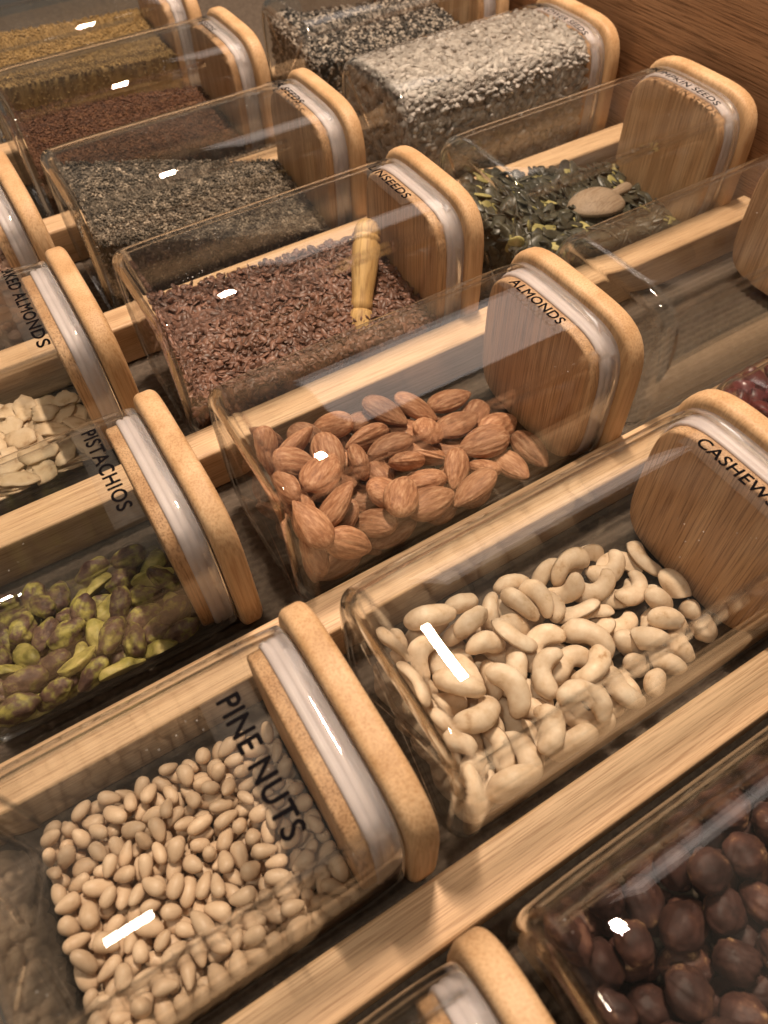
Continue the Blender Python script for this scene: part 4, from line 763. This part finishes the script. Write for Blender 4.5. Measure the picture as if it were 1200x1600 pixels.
# ------------------------------------------------------------------ small seeds
AIN = WG - T - .0003
CMAT = np.array(CR)
def to_px(P):
    q = (np.asarray(P) - np.array(CAM)) @ CMAT.T
    return 1143.21 * q[:, :2] / q[:, 2:3] + np.array([600, 800]), q[:, 2]
def section_pt(th, a):
    c, s = np.cos(th), np.sin(th)
    r = (np.abs(c) ** PE + np.abs(s) ** PE) ** (-1 / PE)
    return a * r * c, a * r * s
def frames(nrm, rng, jit):
    nrm = nrm + rng.normal(size=nrm.shape) * jit; nrm /= np.linalg.norm(nrm, axis=1)[:, None]
    u = rng.normal(size=nrm.shape); u -= (u * nrm).sum(1)[:, None] * nrm; u /= np.linalg.norm(u, axis=1)[:, None]
    v = np.cross(nrm, u); return np.stack([u, v, nrm], -1)      # columns: long axis, width, thickness
def mass(jar_key, name, h, seed, n_top, n_side, n_end, mts, mat_pick, jit=.35, indiv=0, label=None, cat=None, group=None, mass_label=None, x0=.0058, x1=L - .0176, size=.004, rng_seed=1, layers=2, bumpy=.001):
    rng = np.random.default_rng(rng_seed); jx, row, dy = J[jar_key]; off = np.array((jx, row * P_ROW + dy, 0.0))
    SV, SF = seed; nv = len(SV)
    lump = wob(np.random.default_rng(rng_seed + 5), 8, 60)
    def H(x, y): return h(x, y) + bumpy * lump(np.stack([x, y, 0 * x], -1)) * 2
    def hw(z, a):                                               # half width of the inside at height z
        t = np.clip(np.abs(z - ZC) / a, 0, 1); return a * (1 - t ** PE) ** (1 / PE)
    P = []; Nn = []
    k = int(n_top * 1.5); x = rng.uniform(x0 + size / 2, x1, k); y = rng.uniform(-AIN, AIN, k); z = H(x, y)
    okz = z < ZC + AIN - size * .3
    top_gl = ZC + (AIN - size * .35) * (1 - np.clip(np.abs(y) / AIN, 0, 1) ** PE) ** (1 / PE)
    z = np.minimum(z, top_gl); w = hw(z, AIN) - size * .3
    keep = ((np.abs(y) < w) | ((z >= top_gl - 1e-6) & (np.abs(y) < AIN - size * .5))) & (z > .008)
    x, y, z = x[keep][:n_top], y[keep][:n_top], z[keep][:n_top]
    e = .002; gx = (H(x + e, y) - H(x - e, y)) / 2 / e; gy = (H(x, y + e) - H(x, y - e)) / 2 / e
    Pt = np.stack([x, y, z - rng.uniform(0, layers, len(x)) * size * .35], -1); Nt = np.stack([-gx, -gy, np.ones_like(x)], -1); Nt /= np.linalg.norm(Nt, axis=1)[:, None]
    P.append(Pt); Nn.append(Nt)
    ntop = len(Pt)
    if n_side:
        th = PI + rng.normal(size=n_side * 2) * .75; x = rng.uniform(x0, x1, n_side * 2)
        y, z = section_pt(th, AIN - size * rng.uniform(.3, .6, n_side * 2)); z = z + ZC
        k2 = z < H(x, y); x, y, z, th = x[k2][:n_side], y[k2][:n_side], z[k2][:n_side], th[k2][:n_side]
        ny = np.sign(y) * np.abs(y / AIN) ** (PE - 1); nz = np.sign(z - ZC) * np.abs((z - ZC) / AIN) ** (PE - 1)
        q = np.stack([0 * x, ny, nz], -1); q /= np.linalg.norm(q, axis=1)[:, None]; P.append(np.stack([x, y, z], -1)); Nn.append(q)
    if n_end:
        y = rng.uniform(-AIN + .006, AIN - .006, n_end * 3); z = rng.uniform(.011, ZC + AIN - .006, n_end * 3)
        k3 = (z < H(0 * y + x0, y)); y, z = y[k3][:n_end], z[k3][:n_end]
        cor = np.maximum(0, np.maximum(np.abs(y), np.abs(z - ZC)) - (AIN - .011)) ** 2 / .022
        P.append(np.stack([x0 + size * rng.uniform(.1, .6, len(y)) + cor, y, z], -1)); q = np.zeros((len(y), 3)); q[:, 0] = -1; Nn.append(q)
    P = np.vstack(P) + off; Nn = np.vstack(Nn); Fr = frames(Nn, rng, jit)
    pick = mat_pick(rng, len(P))
    single = np.zeros(len(P), bool)
    if indiv:
        px, dep = to_px(P); inside = (px[:, 0] > 0) & (px[:, 0] < 1200) & (px[:, 1] > 0) & (px[:, 1] < 1600)
        inside[ntop:] = False
        lift = P[:, 2] - off[2] - H(P[:, 0] - off[0], P[:, 1] - off[1])
        score = np.where(inside & (lift > -size * .35), dep, 9); ids = np.argsort(score)[:indiv]; ids = ids[score[ids] < 9]; single[ids] = True
        mes = []
        for t in range(len(mts)): mes.append(mesh_np(name, SV, SF, mts[t]))
        proto = bpy.data.objects.new(name, mes[0]); tag(proto, label if isinstance(label, str) else label[0], cat, group)
        for i in ids:
            o = proto.copy(); o.data = mes[pick[i]]
            o.matrix_world = Matrix.Translation(Vector(P[i])) @ Matrix(Fr[i].tolist()).to_4x4(); COL.objects.link(o)
            if not isinstance(label, str): o['label'] = label[pick[i]]; o['group'] = group if pick[i] == 0 else 'pale ' + group
        bpy.data.objects.remove(proto)
    rest = np.where(~single)[0]
    sc_ = rng.uniform(.85, 1.1, len(rest))
    VV = np.einsum('nij,vj->nvi', Fr[rest], np.asarray(SV)) * sc_[:, None, None] + P[rest][:, None, :]
    f4 = np.array([f for f in SF if len(f) == 4]); f3 = np.array([f for f in SF if len(f) == 3])
    ofs = (np.arange(len(rest)) * nv)[:, None, None]
    F4 = (f4[None] + ofs).reshape(-1, 4); F3 = (f3[None] + ofs).reshape(-1, 3)
    mid = np.concatenate([np.repeat(pick[rest], len(f4)), np.repeat(pick[rest], len(f3))])
    # the body of the heap under the outermost seeds
    ac = AIN - size * .55 - .0006; nr = 26; sec = section(1.0, 48)
    cv = []
    for i in range(nr):
        xx = x0 + size * .6 + (x1 - x0 - size) * i / (nr - 1); a = ac * (1 - .10 * max(0, 1 - i / 2.0) ** 2)
        yy = sec[:, 0] * a; zz = np.minimum(sec[:, 1] * a + ZC, np.maximum(H(np.full(48, xx), yy) - size * .6, .0085))
        cv.append(np.stack([np.full(48, xx), yy, zz], -1))
    cv = np.vstack(cv) + off; b0 = VV.shape[0] * nv
    ii = np.arange(nr - 1)[:, None] * 48; jj = np.arange(48)[None]; j2 = (jj + 1) % 48
    C4 = np.stack([ii + jj, ii + 48 + jj, ii + 48 + j2, ii + j2], -1).reshape(-1, 4) + b0
    # caps as fans
    caps = []
    for ring, flip in ((0, False), (nr - 1, True)):
        for j in range(1, 47):
            t = (ring * 48, ring * 48 + j, ring * 48 + j + 1); caps.append(t[::-1] if flip else t)
    C3 = np.array(caps) + b0
    Vall = np.vstack([VV.reshape(-1, 3), cv])
    me = mesh_fast(name + '_heap', Vall, [F4, F3, C4, C3], mts, np.concatenate([mid, np.zeros(len(C4) + len(C3), int)]))
    o = link(name + '_heap', me); tag(o, mass_label, cat + ' heap', None, 'stuff')
one = lambda rng, n: np.zeros(n, int)
def two(p): return lambda rng, n: (rng.random(n) < p).astype(int)
def _sh(L_, W_, H_, nu, nv, **k): return seed_shape(L_, W_, H_, nu, nv, **k)
mass('lin', 'linseed', lambda x, y: .0510 - .075 * x + .15 * y, _sh(.0078, .0039, .0015, 8, 5, point=.3), 3600, 900, 500, [M_LIN], one, .45, 300,
     'brown linseed on top of the heap in the jar labelled LINSEEDS', 'linseed', 'linseeds on top of the heap', 'heap of brown linseeds in the jar labelled LINSEEDS', size=.0032, rng_seed=3, layers=2.5)
mass('pump', 'pumpkin_seed', lambda x, y: .063 - .25 * x + .10 * y, _sh(.0165, .0088, .0026, 12, 8, point=.25), 620, 240, 90, [M_PUMP, M_PUMPG], two(.075), .35, 260,
     ['dark green pumpkin seed on top of the heap in its jar', 'pale yellow green pumpkin seed among darker ones'], 'pumpkin seed', 'pumpkin seeds on top of the heap', 'heap of dark pumpkin seeds in the jar by the drawer wall', size=.006, rng_seed=4, layers=2.2, bumpy=.002)
mass('sun', 'sunflower_kernel', lambda x, y: .13 + 0 * x, _sh(.0108, .0051, .0034, 8, 6, point=.35), 2900, 2400, 700, [M_SUN], one, .28, 300,
     'grey sunflower kernel pressed against the top of its jar', 'sunflower kernel', 'sunflower kernels on top', 'mass of grey sunflower kernels filling its jar', size=.0050, rng_seed=5, layers=2.0)
mass('chia', 'chia_seed', lambda x, y: .081 - .29 * x + .15 * y, _sh(.0024, .0017, .0014, 5, 4, point=.1), 9000, 1500, 900, [M_CHIA], one, .8, 0,
     None, 'chia seed', None, 'heap of speckled grey chia seeds in its jar', size=.0022, rng_seed=6, layers=2)
mass('poppy', 'fine_seed', lambda x, y: .060 - .12 * x + .10 * y, _sh(.0022, .0018, .0016, 5, 4, point=.1), 7000, 800, 600, [M_RED], one, .8, 0,
     None, 'seed', None, 'heap of fine red brown seeds in the jar behind the chia seeds', size=.0022, rng_seed=7)
mass('gold', 'golden_seed', lambda x, y: .075 - .06 * x + .10 * y, _sh(.0024, .0017, .0014, 5, 4, point=.1), 6000, 500, 400, [M_GOLD], one, .8, 0,
     None, 'seed', None, 'heap of fine golden seeds in the jar at the top left', size=.0022, rng_seed=8)
mass('ses', 'mixed_seed', lambda x, y: .078 - .10 * x + .10 * y, _sh(.0048, .0028, .0018, 6, 5, point=.3), 3600, 900, 900, [M_SESDARK, M_SESPALE], two(.42), .6, 0,
     None, 'seed', None, 'heap of black and grey seeds in the jar at the top edge', size=.0030, rng_seed=9)
mass('oat', 'pink_flake', lambda x, y: .070 + 0 * x, _sh(.0085, .0070, .0012, 8, 4, point=.0), 1500, 200, 0, [M_PINK], one, .45, 0,
     None, 'flake', None, 'heap of pinkish flakes in the jar at the left edge', size=.004, rng_seed=10)
rngc = np.random.default_rng(11); wc = wob(rngc, 8, 3.5); wd = wob(rngc, 8, 8)
CV, CF = seed_shape(.017, .012, .008, 14, 10, point=.1); CV = CV * (1 + .22 * wc(CV * 110)[:, None] + .2 * wd(CV * 110)[:, None])
mass('cran', 'dried_berry', lambda x, y: .082 - .03 * x, (CV, CF), 230, 120, 70, [M_CRAN], one, .6, 60,
     'wrinkled dark red dried berry in the jar at the right edge', 'dried berry', 'dried berries on top', 'heap of dark red dried berries at the right edge', size=.010, rng_seed=12, layers=1.5)

# ------------------------------------------------------------------ scoops
def lathe(name, prof, mt, n=28):
    V = []; F = []
    for r, z in prof:
        for j in range(n): V.append((r * math.cos(2 * PI * j / n), r * math.sin(2 * PI * j / n), z))
    k = len(prof)
    for i in range(k - 1):
        for j in range(n): F.append((i * n + j, i * n + (j + 1) % n, (i + 1) * n + (j + 1) % n, (i + 1) * n + j))
    F.append(tuple(reversed(range(n)))); F.append(tuple(range((k - 1) * n, k * n)))
    return mesh_np(name, V, F, mt)
a = Vector((.1310, .1135, .0380)); b_ = Vector((.1605, .1525, .0695)); d = b_ - a; Lh = d.length
r = bpy.data.objects.new('wooden_scoop', None); COL.objects.link(r)
tag(r, 'small turned wooden scoop standing in the linseeds, ringed near its top', 'scoop')
r.location = a; r.rotation_mode = 'QUATERNION'; r.rotation_quaternion = d.to_track_quat('Z', 'Y')
hp = [(.0070, -.004), (.0072, .002), (.0068, .006), (.0076, .014), (.0086, .024), (.0091, .034), (.0090, .0405), (.0084, .0418), (.0084, .0424), (.0092, .0436), (.0092, .0452), (.0084, .0462), (.0084, .0468), (.0090, .0480)]
for t in np.linspace(0, 1, 7)[1:]: hp.append((.0090 * math.cos(t * PI / 2 * .93), .0480 + (Lh - .0480) * math.sin(t * PI / 2)))
link('handle', lathe('handle', hp, M_SCOOP), r)
bw = [(.004, -.030), (.007, -.028), (.0085, -.022), (.0088, -.014), (.0084, -.009), (.0078, -.005), (.0070, -.003)]
link('bowl', lathe('bowl', bw, M_SCOOP), r)
# paddle in the pumpkin seeds
def paddle_bowl(nu=28, nv=10):
    V = []; F = []
    for lay in (0, 1):
        for i in range(nv + 1):
            rr = i / nv
            for j in range(nu):
                h = 2 * PI * j / nu; zz = .0085 * (1 - rr ** 2.4) - (.0022 if lay else 0)
                V.append((rr * .0275 * math.cos(h), rr * .0200 * math.sin(h), zz * 1.15))
    m_ = (nv + 1) * nu
    for i in range(nv):
        for j in range(nu):
            q = (i * nu + j, (i + 1) * nu + j, (i + 1) * nu + (j + 1) % nu, i * nu + (j + 1) % nu)
            F.append(q); F.append(tuple(m_ + v for v in reversed(q)))
    for j in range(nu): F.append((nv * nu + j, m_ + nv * nu + j, m_ + nv * nu + (j + 1) % nu, nv * nu + (j + 1) % nu))
    return mesh_np('bowl', V, F, M_PALE)
r = bpy.data.objects.new('wooden_scoop', None); COL.objects.link(r)
tag(r, 'pale wooden scoop lying bowl up on the dark pumpkin seeds', 'scoop')
r.location = (.3365, .1225, .0375); r.rotation_euler = (math.radians(-8), math.radians(12), math.radians(20))
link('bowl', paddle_bowl(), r)
hd = lathe('handle', [(.0035, .023), (.0045, .026), (.0042, .037), (.0050, .049), (.0048, .055), (.0030, .058)], M_PALE)
for v in hd.vertices: v.co = (v.co.z, v.co.y, v.co.x * .8 - .001)
link('handle', hd, r)
